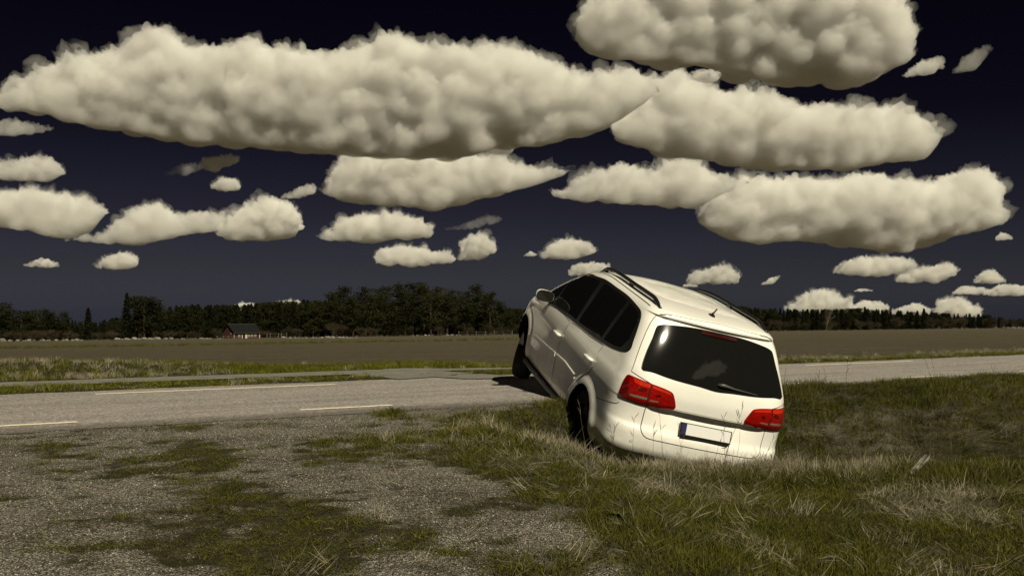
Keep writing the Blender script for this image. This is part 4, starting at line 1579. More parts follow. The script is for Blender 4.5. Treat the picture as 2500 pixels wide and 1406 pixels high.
for px_, py_ in ((1490, 1120), (1545, 1125), (1560, 1130), (1640, 1140), (1760, 1152), (1775, 1155), (1795, 1160), (1850, 1165), (1930, 1165), (1720, 1145), (1990, 1000), (2060, 985), (2280, 955), (2290, 960), (2010, 1010), (1960, 1170), (1400, 1115), (1370, 1090), (2130, 1180), (2200, 1150)):
    p = terrain_px(px_, py_)
    sp_.append((p.x, p.y, gz1(p.x, p.y)))
for k in range(160):
    x_, y_ = rg.uniform(.6, 9), rg.uniform(7.6, 12)
    if st(x_, y_)[0] < S_NEAR - .2:
        sp_.append((x_, y_, gz1(x_, y_)))
sp_ = np.array(sp_)
sp_ = sp_[~under_car(sp_[:, 0], sp_[:, 1], sp_[:, 2])]
finish('seed_stalks', sp_[:, 0], sp_[:, 1], sp_[:, 2], rg, np.full(len(sp_), 1.0), .6, 1.15, 5, C_stalk, 'thin brown seed stalks standing out of the ditch grass', 'grass', .15)

# loose stones on the shoulder
M_stone, t, b = new_mat('loose stone')
oi = t.nodes.new('ShaderNodeObjectInfo')
r = ramp(t, oi.outputs['Random'], [(.0, (.05, .046, .040)), (.45, (.15, .138, .112)), (.85, (.30, .275, .235)), (1, (.42, .39, .34))])
t.links.new(r.outputs[0], b.inputs['Base Color'])
b.inputs['Roughness'].default_value = .85
peb = []
for k in range(5):
    bm = bmesh.new()
    bmesh.ops.create_icosphere(bm, subdivisions=1, radius=.5)
    rr = random.Random(k)
    for v_ in bm.verts:
        v_.co = Vector((v_.co.x * rr.uniform(.8, 1.2), v_.co.y * rr.uniform(.7, 1.1), v_.co.z * rr.uniform(.5, .8)))
    me = me_from(bm, 'pebble')
    me.materials.append(M_stone)
    peb.append(me)
C_peb = proto_set('pebble', peb)
x, y, r_ = spots(-5.5, 2.4, 3.2, 10.5, 3200, 7)
s_, t_ = st(x, y)
keep = in_view(x, y, 0 * x, 40) & (s_ < S_NEAR + .08)
x, y, s_ = x[keep], y[keep], s_[keep]
g = grass_at(x, y)
keep = (r_.uniform(0, 1, len(x)) < np.clip(.75 - g * 1.1, 0, 1))
x, y = x[keep], y[keep]
sz = .0040 + .0058 * r_.uniform(0, 1, len(x)) ** 2.2 + .008 * (r_.uniform(0, 1, len(x)) > .993)
n_ = len(x)
scatter('gravel', np.stack([x, y, ground_z(x, y) + sz * .12], 1), r_.uniform(-.5, .5, (n_, 3)) * [1, 1, 6.28], np.stack([sz, sz, sz], 1), r_.integers(0, 5, n_), C_peb, 'loose grey gravel on the road shoulder', 'gravel')

# broad-leaved weed and a scrap of plastic in the turf
wp_ = terrain_px(1512, 1272)
wd = empty('weed', (wp_.x, wp_.y, gz1(wp_.x, wp_.y)))
tag(wd, 'dark green broad-leaved weed rosette in the short turf', 'weed')
M_weed = mat_plain('weed leaf', (.036, .048, .006), .5, spec=.4)
for k in range(11):
    rr = random.Random(100 + k)
    a = 2 * math.pi * k / 11 + rr.uniform(-.2, .2)
    L_ = rr.uniform(.05, .09)
    up = rr.uniform(.35, 1.1)
    vs, fs = [], []
    for i in range(6):
        f_ = i / 5
        w_ = .010 * math.sin(math.pi * min(1, f_ * .92 + .06)) + .002
        rad, zz = L_ * f_ * math.cos(up * (1 - .5 * f_)), L_ * f_ * math.sin(up * (1 - .5 * f_))
        for sgn, dz in ((-1, .006), (0, 0), (1, .006)):
            vs.append((rad * math.cos(a) - sgn * w_ * math.sin(a), rad * math.sin(a) + sgn * w_ * math.cos(a), zz + dz))
    for i in range(5):
        for j in range(2):
            fs.append((i * 3 + j, i * 3 + j + 1, i * 3 + j + 4, i * 3 + j + 3))
    me = bpy.data.meshes.new('leaf')
    me.from_pydata(vs, [], fs)
    me.update()
    link('leaf', me, M_weed, wd, True)
pp_ = terrain_px(2238, 1172)
bm = bmesh.new()
bmesh.ops.create_grid(bm, x_segments=14, y_segments=10, size=.5)
cs = np.array([v_.co[:] for v_ in bm.verts])
nzv = noise2(cs[:, 0] * 3, cs[:, 1] * 3, 1.4, 71, 3)
nzw = noise2(cs[:, 0] * 3, cs[:, 1] * 3, 1.1, 75, 3)
for v_, a_n, b_n in zip(bm.verts, nzv, nzw):
    v_.co = Vector((v_.co.x * .17 * (1 + .3 * b_n) + .05 * a_n, v_.co.y * .11, .03 + v_.co.x * .15 + .07 * a_n))
plastic = link('plastic_scrap', me_from(bm, 'plastic_scrap', True), None)
plastic.location = (pp_.x, pp_.y, gz1(pp_.x, pp_.y) + .05)
M_plastic, t, b = new_mat('clear film')
b.inputs['Base Color'].default_value = (.55, .53, .47, 1)
b.inputs['Roughness'].default_value = .3
b.inputs['Alpha'].default_value = .32
plastic.data.materials.append(M_plastic)
tag(plastic, 'crumpled scrap of clear plastic film caught in the grass', 'litter')
# ------------------------------------------------------------------ trees
def mat_leaf(name, dark, light):
    m, t, b = new_mat(name)
    geo = t.nodes.new('ShaderNodeNewGeometry')
    n_ = nz(t, .35, 4, .65, geo.outputs['Position'])
    oi = t.nodes.new('ShaderNodeObjectInfo')
    f_ = mth(t, 'ADD', mth(t, 'MULTIPLY', n_.outputs[0], .8), mth(t, 'MULTIPLY', oi.outputs['Random'], .25))
    r = ramp(t, f_, [(.3, dark), (.8, light)])
    t.links.new(r.outputs[0], b.inputs['Base Color'])
    b.inputs['Roughness'].default_value = .8
    b.inputs['Specular IOR Level'].default_value = .1
    return m
M_needle = mat_leaf('pine needles', (.006, .007, .002), (.024, .025, .006))
M_spruce = mat_leaf('spruce needles', (.004, .005, .002), (.015, .016, .005))
M_bark = mat_plain('bark', (.035, .026, .018), .9, spec=.1)
M_twig = mat_plain('bare twigs', (.040, .031, .019), .9, spec=.1)
M_twigpale = mat_plain('pale twigs', (.085, .072, .052), .9, spec=.1)

def quads(c, size, seed, flat=.5):
    """random leaf-clump quads centred on c (n,3)"""
    r_ = np.random.default_rng(seed)
    n_ = len(c)
    a = r_.normal(0, 1, (n_, 3)) * [1, 1, flat]
    a /= np.linalg.norm(a, axis=1)[:, None]
    b_ = np.cross(a, r_.normal(0, 1, (n_, 3)))
    b_ /= np.linalg.norm(b_, axis=1)[:, None]
    sz = (size * r_.uniform(.55, 1.3, n_))[:, None]
    a, b_ = a * sz, b_ * sz * .55
    V_ = np.stack([c - a, c - b_ * .9, c + a * 1.1, c + b_], 1).reshape(-1, 3)
    return V_, np.arange(n_ * 4).reshape(-1, 4)

def pine_parts(seed, dens=1.0):
    """unit height pine: clumps on limbs, irregular rounded top"""
    r_ = np.random.default_rng(seed)
    tv, tf = tube([(0, 0, -.03), (.01, .0, .25), (r_.normal(0, .02), r_.normal(0, .02), .6), (r_.normal(0, .03), r_.normal(0, .03), .93)], [.022, .018, .013, .004], 6)
    tv = [tuple(v_) for v_ in tv]; tf = list(tf)
    C = []
    for k in range(34):
        zc = .22 + .74 * (k + r_.uniform()) / 34
        rad = .27 * (1 - ((zc - .52) / .56) ** 2) ** .5 if abs(zc - .52) < .56 else .03
        rad *= r_.uniform(.45, 1.08) * (1.0 if zc > .45 else .85)
        a = r_.uniform(0, 2 * math.pi)
        e_ = np.array([math.cos(a) * rad, math.sin(a) * rad, zc])
        o_ = len(tv)
        v2, f2 = tube([(0, 0, zc - .06), (e_[0] * .5, e_[1] * .5, zc - .02), tuple(e_)], [.007, .005, .002], 4)
        tv += [tuple(v_) for v_ in v2]; tf += [tuple(i + o_ for i in f_) for f_ in f2]
        m = int(62 * dens)
        cl = r_.normal(0, 1, (m, 3)) * [.055, .055, .026] + e_ * [.88, .88, 1]
        C.append(cl)
        C.append(r_.normal(0, 1, (m // 3, 3)) * [.05, .05, .03] + e_ * [.45, .45, 1])
    V_, Fq = quads(np.concatenate(C), .020, seed + 1)
    tm = bpy.data.meshes.new('pine_trunk'); tm.from_pydata(tv, [], tf); tm.update(); tm.materials.append(M_bark)
    cm = mesh_np('pine_crown', V_, Fq); cm.materials.append(M_needle)
    return tm, cm

def spruce_parts(seed):
    r_ = np.random.default_rng(seed)
    tv, tf = tube([(0, 0, -.03), (0, 0, .5), (0, 0, .99)], [.018, .011, .002], 6)
    C = []
    for k in range(60):
        zc = .05 + .93 * (k / 60) ** .9
        rad = .20 * (1 - zc) ** .8 + .012
        for q_ in range(7):
            a = r_.uniform(0, 2 * math.pi)
            rr = rad * r_.uniform(.6, 1.15)
            ts_ = np.linspace(.15, 1, 6)
            P = np.stack([np.cos(a) * rr * ts_, np.sin(a) * rr * ts_, zc + .02 - .035 * ts_ ** 2], 1)
            C.append(P + r_.normal(0, .006, P.shape))
    V_, Fq = quads(np.concatenate(C), .024, seed + 1, .35)
    tm = bpy.data.meshes.new('spruce_trunk'); tm.from_pydata([tuple(v_) for v_ in tv], [], tf); tm.update(); tm.materials.append(M_bark)
    cm = mesh_np('spruce_crown', V_, Fq); cm.materials.append(M_spruce)
    return tm, cm

def bare_parts(seed, spread=.6, depth=6, mat=None, multi=1, thick=1.0):
    rr = random.Random(seed)
    tv, tf, cv, cf = [], [], [], []
    def grow(p, d, L, rad, lev):
        q_ = p + d * L
        mid = p.lerp(q_, .5) + Vector((rr.uniform(-1, 1), rr.uniform(-1, 1), 0)) * L * .05
        v2, f2 = tube([p, mid, q_], [rad, rad * .85, rad * .7], 4 if lev < 2 else 3, False)
        tgt_v, tgt_f = (tv, tf) if lev < 2 else (cv, cf)
        o_ = len(tgt_v)
        tgt_v += [tuple(v_) for v_ in v2]
        tgt_f += [tuple(i + o_ for i in f_) for f_ in f2]
        if lev >= depth: return
        for k in range(3 if lev > 0 else 4):
            nd = (d + Vector((rr.gauss(0, spread), rr.gauss(0, spread), rr.uniform(-.1, .35)))).normalized()
            grow(p.lerp(q_, rr.uniform(.55, 1)), nd, L * rr.uniform(.58, .80), rad * .62, lev + 1)
    for k in range(multi):
        d = Vector((rr.gauss(0, .35 if multi > 1 else .03), rr.gauss(0, .35 if multi > 1 else .03), 1)).normalized()
        grow(Vector((rr.gauss(0, .03) * (multi > 1), 0, -.02)), d, .27 if multi == 1 else .24, .016 * thick, 0)
    tm = bpy.data.meshes.new('stem'); tm.from_pydata(tv, [], tf); tm.update(); tm.materials.append(mat)
    cm = bpy.data.meshes.new('twigs'); cm.from_pydata(cv, [], cf); cm.update(); cm.materials.append(mat)
    return tm, cm

PINES = [pine_parts(200 + k) for k in range(4)]
SPRUCES = [spruce_parts(300 + k) for k in range(3)]
BUSHES = [bare_parts(400 + k, .55, 5, M_twig, 5, .75) for k in range(3)]
BARE = bare_parts(500, .42, 6, M_twigpale, 1, .8)

def plant(name, parts, px, ytop, depth, wid, label, cat, group, rot=0, crown='crown', ybase=None, lean=0):
    """a tree whose foot stands on the ground at that depth and whose top reaches image row ytop"""
    b0 = at_depth(px, 800, depth)
    z0 = gz1(b0.x, b0.y)
    top = at_depth(px, ytop, depth).z
    h_ = top - z0
    e_ = empty(name, (b0.x, b0.y, z0))
    e_.rotation_euler = (0, lean, rot)
    e_.scale = (h_ * wid, h_ * wid, h_)
    tag(e_, label, cat, group)
    link('trunk', parts[0], None, e_)
    link(crown, parts[1], None, e_)
    return e_

ORD = 'first second third fourth fifth sixth seventh eighth ninth tenth eleventh twelfth thirteenth fourteenth fifteenth sixteenth seventeenth eighteenth nineteenth twentieth twenty-first twenty-second'.split()
GP = 'pines in the dense clump at the edge of the wood'
random.seed(9)
for k, (px_, yt, dp, wd_) in enumerate(sorted(((812, 712, 322, .95), (833, 697, 330, 1.0), (862, 724, 318, 1.1), (893, 700, 326, .95), (918, 718, 312, 1.1), (938, 697, 330, .85), (968, 691, 322, .95), (990, 714, 310, 1.1), (1012, 687, 328, .85),
                                        (1036, 690, 320, .95), (1052, 716, 308, 1.1), (1070, 699, 326, .95), (1092, 722, 312, 1.1), (1112, 706, 330, .95), (1138, 722, 316, 1.05), (1158, 692, 320, .85), (1178, 716, 326, 1.0), (1196, 711, 312, .95), (1214, 734, 318, 1.0), (1248, 757, 324, .9), (780, 735, 330, 1.0), (765, 742, 318, 1.1)))):
    lab = 'dark pine in the dense clump, %s from the end nearer the barn' % ORD[k]
    plant('pine_tree', PINES[k % 4], px_, yt, dp, wd_, lab, 'tree', GP, random.uniform(0, 6.28))
plant('spruce_tree', SPRUCES[0], 309, 714, 318, .8, 'slender tall conifer at the side of the lone broad clump', 'tree', None, .5)
for k, (px_, yt, dp, wd_) in enumerate(((335, 722, 322, 1.15), (352, 721, 315, 1.2), (374, 729, 320, 1.1))):
    plant('pine_tree', PINES[(int(px_)) % 4], px_, yt, dp, wd_, 'broad dark pine of the lone clump, %s from its slender conifer' % ORD[k], 'tree', 'pines of the lone clump', random.uniform(0, 6.28))
plant('spruce_tree', SPRUCES[1], 215, 751, 300, 1.15, 'black pointed spruce standing alone beside the brown bushes', 'tree', None, 1.2)
for k, (px_, yt, dp, wd_) in enumerate(((4, 738, 300, 1.1), (22, 752, 310, 1.1), (52, 757, 306, 1.1), (72, 757, 300, 1.2), (105, 753, 310, 1.3), (122, 760, 304, 1.2), (153, 760, 306, 1.0))):
    plant('pine_tree', PINES[int(px_) % 4], px_, yt, dp, wd_, 'dark conifer over the brown scrub, %s from the black pointed spruce' % ORD[6 - k], 'tree', 'conifers above the scrub', random.uniform(0, 6.28))
for k, (px_, yt, dp, wd_) in enumerate(sorted(((2112, 749, 300, 1.1), (2256, 752, 290, 1.1), (2240, 758, 296, 1.2), (2030, 757, 330, 1.1), (1985, 755, 335, 1.1), (2075, 753, 325, 1.0), (1905, 752, 345, 1.0), (2395, 774, 280, 1.6), (2375, 778, 285, 1.5), (2160, 760, 300, 1.1), (2190, 762, 300, 1.1)))):
    plant('spruce_tree', SPRUCES[k % 3], px_, yt, dp, wd_, 'dark spruce fronting the low wood, %s counted from the car' % ORD[k], 'tree', 'spruces fronting the low wood', random.uniform(0, 6.28))
plant('bare_tree', BARE, 2018, 722, 262, .95, 'leafless pale tree standing alone before the dark wood', 'tree', None, 2.2, 'branches')
for k, (px_, yt, dp, wd_, lab) in enumerate(((35, 785, 285, 1.6, 0), (90, 778, 285, 1.5, 0), (128, 782, 282, 1.4, 0), (168, 790, 280, 1.6, 0), (240, 790, 280, 1.6, 0), (275, 795, 285, 1.5, 0), (445, 788, 300, 1.5, 0), (470, 790, 300, 1.3, 0), (815, 762, 296, 1.3, 0), (838, 768, 294, 1.3, 0), (880, 775, 292, 1.2, 0), (905, 780, 290, 1.2, 0), (1076, 776, 290, 1.1, 0), (1150, 780, 292, 1.2, 0), (1190, 772, 292, 1.2, 0), (1225, 782, 292, 1.2, 0), (2070, 795, 262, 1.5, 0))):
    plant('bare_bush', BUSHES[k % 3], px_, yt, dp, wd_, ('leafless brown bush in the scrub, %s from the black pointed spruce' % ORD[[3, 2, 1, 0, 0, 1][k]] if k in (0, 1, 2, 3) else 'leafless brown bush between the pointed spruce and lone clump, %s from the spruce' % ORD[k - 4] if k in (4, 5) else 'leafless bush beside the barn, %s from the lone clump' % ORD[k - 6] if k in (6, 7) else 'leafless bush at the foot of the dense pines, %s from the barn' % ORD[k - 8] if k < 16 else 'low leafless bush next to the pale leafless tree'), 'bush', 'leafless bushes along the wood', random.uniform(0, 6.28), 'twigs')

# the wood behind: one mass
prof_x = [-200, 0, 60, 150, 230, 290, 400, 480, 560, 650, 740, 800, 900, 1230, 1300, 1790, 1850, 1900, 2000, 2100, 2200, 2300, 2400, 2450, 2500, 2700]
prof_y = [778, 779, 775, 780, 788, 775, 750, 744, 747, 740, 733, 735, 738, 752, 757, 748, 753, 755, 757, 754, 760, 765, 768, 778, 780, 780]
def tree_one(parts):
    me = bpy.data.meshes.new('wood_tree')
    bm = bmesh.new()
    bm.from_mesh(parts[0])
    for f_ in bm.faces: f_.material_index = 0
    n0 = len(bm.faces)
    bm.from_mesh(parts[1])
    bm.faces.ensure_lookup_table()
    for f_ in bm.faces[n0:]: f_.material_index = 1
    bm.to_mesh(me); bm.free()
    for m_ in list(parts[0].materials) + list(parts[1].materials): me.materials.append(m_)
    return me
C_wood = proto_set('wood_tree', [tree_one(p) for p in (PINES[0], PINES[2], SPRUCES[0], SPRUCES[1], SPRUCES[2], BUSHES[0])])
P, Rr, Sc, Ix = [], [], [], []
rw_ = random.Random(77)
for k in range(1150):
    px_ = rw_.uniform(-160, 2660)
    if 1290 < px_ < 1770 and rw_.random() < .6: continue
    right = px_ > 1700
    dp = rw_.uniform(300, 420) if right else rw_.uniform(345, 470)
    front = rw_.random()
    yt = float(np.interp(px_, prof_x, prof_y)) + rw_.choice((0, 0, 3, 6, 10, 16)) * (1 + .5 * rw_.random()) - rw_.random() * 3
    b0 = at_depth(px_, 800, dp)
    z0 = gz1(b0.x, b0.y)
    h_ = at_depth(px_, yt, dp).z - z0
    if h_ < 2: continue
    wd_ = rw_.uniform(.85, 1.25)
    P.append((b0.x, b0.y, z0)); Rr.append((0, 0, rw_.uniform(0, 6.28))); Sc.append((h_ * wd_, h_ * wd_, h_))
    Ix.append(rw_.choice((0, 1, 2, 3, 4, 2, 3, 4)))
for k in range(150):      # leafless undergrowth
    px_ = rw_.uniform(-100, 2600)
    if 1290 < px_ < 1770: continue
    dp = rw_.uniform(290, 315) if px_ > 1700 else rw_.uniform(325, 345)
    b0 = at_depth(px_, 800, dp)
    z0 = gz1(b0.x, b0.y)
    h_ = rw_.uniform(3, 7)
    P.append((b0.x, b0.y, z0)); Rr.append((0, 0, rw_.uniform(0, 6.28))); Sc.append((h_ * 1.2, h_ * 1.2, h_)); Ix.append(5)
scatter('distant_wood', P, Rr, Sc, Ix, C_wood, 'dark mixed conifer wood along the far side of the fields', 'wood')

# ------------------------------------------------------------------ boulders, barn, fence
M_rock, t, b = new_mat('pale boulder')
n = nz(t, 2.5, 5, .6, obj_coord(t))
r = ramp(t, n.outputs[0], [(.3, (.05, .045, .036)), (.7, (.24, .22, .18))])
t.links.new(r.outputs[0], b.inputs['Base Color'])
b.inputs['Roughness'].default_value = .9
rocks = []
for k in range(6):
    bm = bmesh.new()
    bmesh.ops.create_icosphere(bm, subdivisions=2, radius=.5)
    cs = np.array([v_.co[:] for v_ in bm.verts])
    nn = gnoise(cs * 2.2 + k * 5.3, k)
    for v_, q_ in zip(bm.verts, nn):
        v_.co = v_.co * (1 + .55 * q_)
        v_.co.z *= .75
    me = me_from(bm, 'boulder')
    me.materials.append(M_rock)
    rocks.append(me)
rr = random.Random(5)
def boulder(px_, py_, w_px, label, group):
    p = terrain_px(px_, py_)
    p2 = at_depth(px_, py_, min(p.y, 292))
    z0 = gz1(p2.x, p2.y)
    s_ = 1.25 * rr.uniform(.5, 1.3) * w_px / F * p2.y
    o = link('boulder', rocks[rr.randrange(6)])
    o.location = (p2.x, p2.y, z0 + s_ * .12)
    o.scale = (s_, s_ * rr.uniform(.7, 1), s_ * rr.uniform(.65, .95))
    o.rotation_euler = (0, 0, rr.uniform(0, 6.28))
    tag(o, label, 'boulder', group)
for k in range(26):
    boulder(283 + 110 * (k + rr.random()) / 26, 829, rr.uniform(5, 12), 'pale boulder in the row below the lone pine clump', 'boulders below the lone pines')
for k in range(24):
    boulder(0 + 205 * (k + rr.random()) / 24, 832, rr.uniform(5, 11), 'pale boulder half hidden in the brown scrub', 'boulders in the scrub')
for k in range(14):
    boulder(395 + 150 * (k + rr.random()) / 14, 828, rr.uniform(4, 8), 'small pale boulder in the line leading to the red barn', 'boulders near the barn')
for k in range(30):
    boulder(690 + 185 * (k + rr.random()) / 30, 826, rr.uniform(4, 10), 'pale boulder in the heap before the pine clump', 'boulders before the pine clump')
for k in range(16):
    boulder(1000 + 125 * (k + rr.random()) / 16, 819, rr.uniform(3, 7), 'small pale stone in the grass at the foot of the pines', 'stones at the foot of the pines')
for k in range(12):
    boulder(2455 + 45 * (k + rr.random()) / 12, 802, rr.uniform(4, 8), 'pale stone on the rise at the end of the low wood', 'stones at the end of the low wood')

# barn
BD = 300.0
bp = at_depth(590, 800, BD)
bz = gz1(bp.x, bp.y)
PXM = BD / F          # metres per pixel there
barn = empty('barn', (bp.x, bp.y, bz))
barn.scale = (.88, .88, .88)
barn.rotation_euler = (0, 0, math.radians(50))
tag(barn, 'small red wooden barn with black roof and white window frames', 'barn')
M_red, t, b = new_mat('red boards')
n = nz(t, 1.5, 4, .6, obj_coord(t))
r = ramp(t, n.outputs[0], [(.3, (.030, .005, .004)), (.7, (.055, .010, .007))])
t.links.new(r.outputs[0], b.inputs['Base Color'])
b.inputs['Roughness'].default_value = .9
M_roof = mat_plain('black roof sheets', (.006, .006, .007), .7, spec=.2)
M_white = mat_plain('white boards', (.42, .39, .32), .7)
M_dark = mat_plain('dark opening', (.004, .004, .004), .9)
M_ridge = mat_plain('ridge boards', (.05, .048, .035), .8)
def box(name, x0, x1, y0, y1, z0, z1, mat, parent):
    vs = [(x, y, z) for x in (x0, x1) for y in (y0, y1) for z in (z0, z1)]
    fs = [(0, 1, 3, 2), (4, 6, 7, 5), (0, 4, 5, 1), (2, 3, 7, 6), (0, 2, 6, 4), (1, 5, 7, 3)]
    me = bpy.data.meshes.new(name)
    me.from_pydata(vs, [], fs)
    me.update()
    return link(name, me, mat, parent)
Lx, Ly, We, Rz = 5.2, 3.1, 2.3, 4.75     # half length, half depth, eaves, ridge
me = bpy.data.meshes.new('wall')
vs = [(-Lx, -Ly, -.5), (Lx, -Ly, -.5), (Lx, Ly, -.5), (-Lx, Ly, -.5), (-Lx, -Ly, We), (Lx, -Ly, We), (Lx, Ly, We), (-Lx, Ly, We), (-Lx, 0, Rz), (Lx, 0, Rz)]
me.from_pydata(vs, [], [(0, 1, 5, 4), (1, 2, 6, 9, 5), (2, 3, 7, 6), (3, 0, 4, 8, 7), (4, 5, 9, 8), (6, 7, 8, 9)])
me.update()
wall = link('wall', me, M_red, barn)
for s in (-1, 1):
    ov, th = .45, .12
    k_ = (Rz - We) / Ly
    y1 = s * (Ly + ov)
    z1 = We - ov * k_
    vs = []
    for dz in (.03, .03 + th):
        vs += [(-Lx - .4, 0, Rz + dz), (Lx + .4, 0, Rz + dz), (Lx + .4, y1, z1 + dz), (-Lx - .4, y1, z1 + dz)]
    fs = [(0, 1, 2, 3), (7, 6, 5, 4), (0, 4, 5, 1), (1, 5, 6, 2), (2, 6, 7, 3), (3, 7, 4, 0)]
    me = bpy.data.meshes.new('roof')
    me.from_pydata(vs, [], fs)
    me.update()
    rf = link('roof', me, M_roof, barn)
    if s < 0:
        box('ridge', -Lx - .42, Lx + .42, -.12, .12, Rz + .12, Rz + .24, M_ridge, rf)
        box('gutter', -Lx - .4, Lx + .4, y1 - .14, y1 - .01, z1 - .12, z1 + .02, M_ridge, rf)
for xx in (-Lx, Lx):
    box('corner_board', xx - .14, xx + .14, -Ly - .06, -Ly + .08, -.4, We - .05, M_white, barn)
for xx in (-3.1, .9, 2.1, 3.4):
    w_ = box('window', xx - .36, xx + .36, -Ly - .06, -Ly - .005, .55, 1.25, M_white, barn)
    box('pane', xx - .22, xx + .22, -Ly - .075, -Ly - .062, .68, 1.12, M_dark, w_)
dr = box('doorway', -1.75, -.75, -Ly - .03, -Ly - .004, -.3, 1.5, M_dark, barn)
box('door', -.74, .1, -Ly - .10, -Ly - .035, -.3, 1.5, mat_plain('pale door', (.42, .41, .29), .8), barn)
box('door_jamb', -2.05, -1.77, -Ly - .07, -Ly - .004, -.3, 1.5, M_white, barn)
box('gable_hatch', -Lx - .05, -Lx - .004, -1.5, -1.1, 1.5, 1.9, M_white, barn)
# fences
M_post = mat_plain('weathered post', (.10, .09, .07), .9)
def fence(pxs, depth, label, hgt=1.1):
    p0 = at_depth(pxs[0], 800, depth)
    root = empty('fence', (p0.x, p0.y, gz1(p0.x, p0.y)))
    tag(root, label, 'fence')
    tops = []
    for px_ in pxs:
        p = at_depth(px_, 800, depth)
        z_ = gz1(p.x, p.y)
        l_ = Vector((p.x, p.y, z_)) - root.location
        box('post', l_.x - .07, l_.x + .07, l_.y - .07, l_.y + .07, l_.z - .2, l_.z + hgt, M_post, root)
        tops.append(l_ + Vector((0, -.08, hgt)))
    for q_ in (.3, .75):
        tube_obj('rail', [p - Vector((0, 0, hgt * (1 - q_))) for p in tops], .035, M_post, root, 4, False)
fence([530, 545, 558, 571, 584], 288, 'low pale fence in front of the red barn', .9)
fence([652, 660, 680, 687, 700], 300, 'broken pale fence beside the red barn', 1.5)
fence([1120, 1142, 1163, 1185, 1207, 1229, 1251], 296, 'thin wire fence before the pines and the field', 1.3)
# ------------------------------------------------------------------ clouds
def ico(sub):
    bm = bmesh.new()
    bmesh.ops.create_icosphere(bm, subdivisions=sub, radius=1)
    v_ = np.array([q_.co[:] for q_ in bm.verts])
    f_ = np.array([[w_.index for w_ in q_.verts] for q_ in bm.faces])
    bm.free()
    return v_, f_
ICO_V, ICO_F = ico(2)
M_cl = {}
def cloud_mat(dens):
    key = round(dens, 7)
    if key in M_cl: return M_cl[key]
    m = bpy.data.materials.new('cloud')
    m.use_nodes = True
    nt = m.node_tree
    nt.nodes.clear()
    ou, pv_ = nt.nodes.new('ShaderNodeOutputMaterial'), nt.nodes.new('ShaderNodeVolumePrincipled')
    pv_.inputs['Color'].default_value = (.966, .962, .950, 1)
    pv_.inputs['Density'].default_value = dens
    pv_.inputs['Anisotropy'].default_value = 0.0
    nt.links.new(pv_.outputs[0], ou.inputs['Volume'])
    M_cl[key] = m
    return m

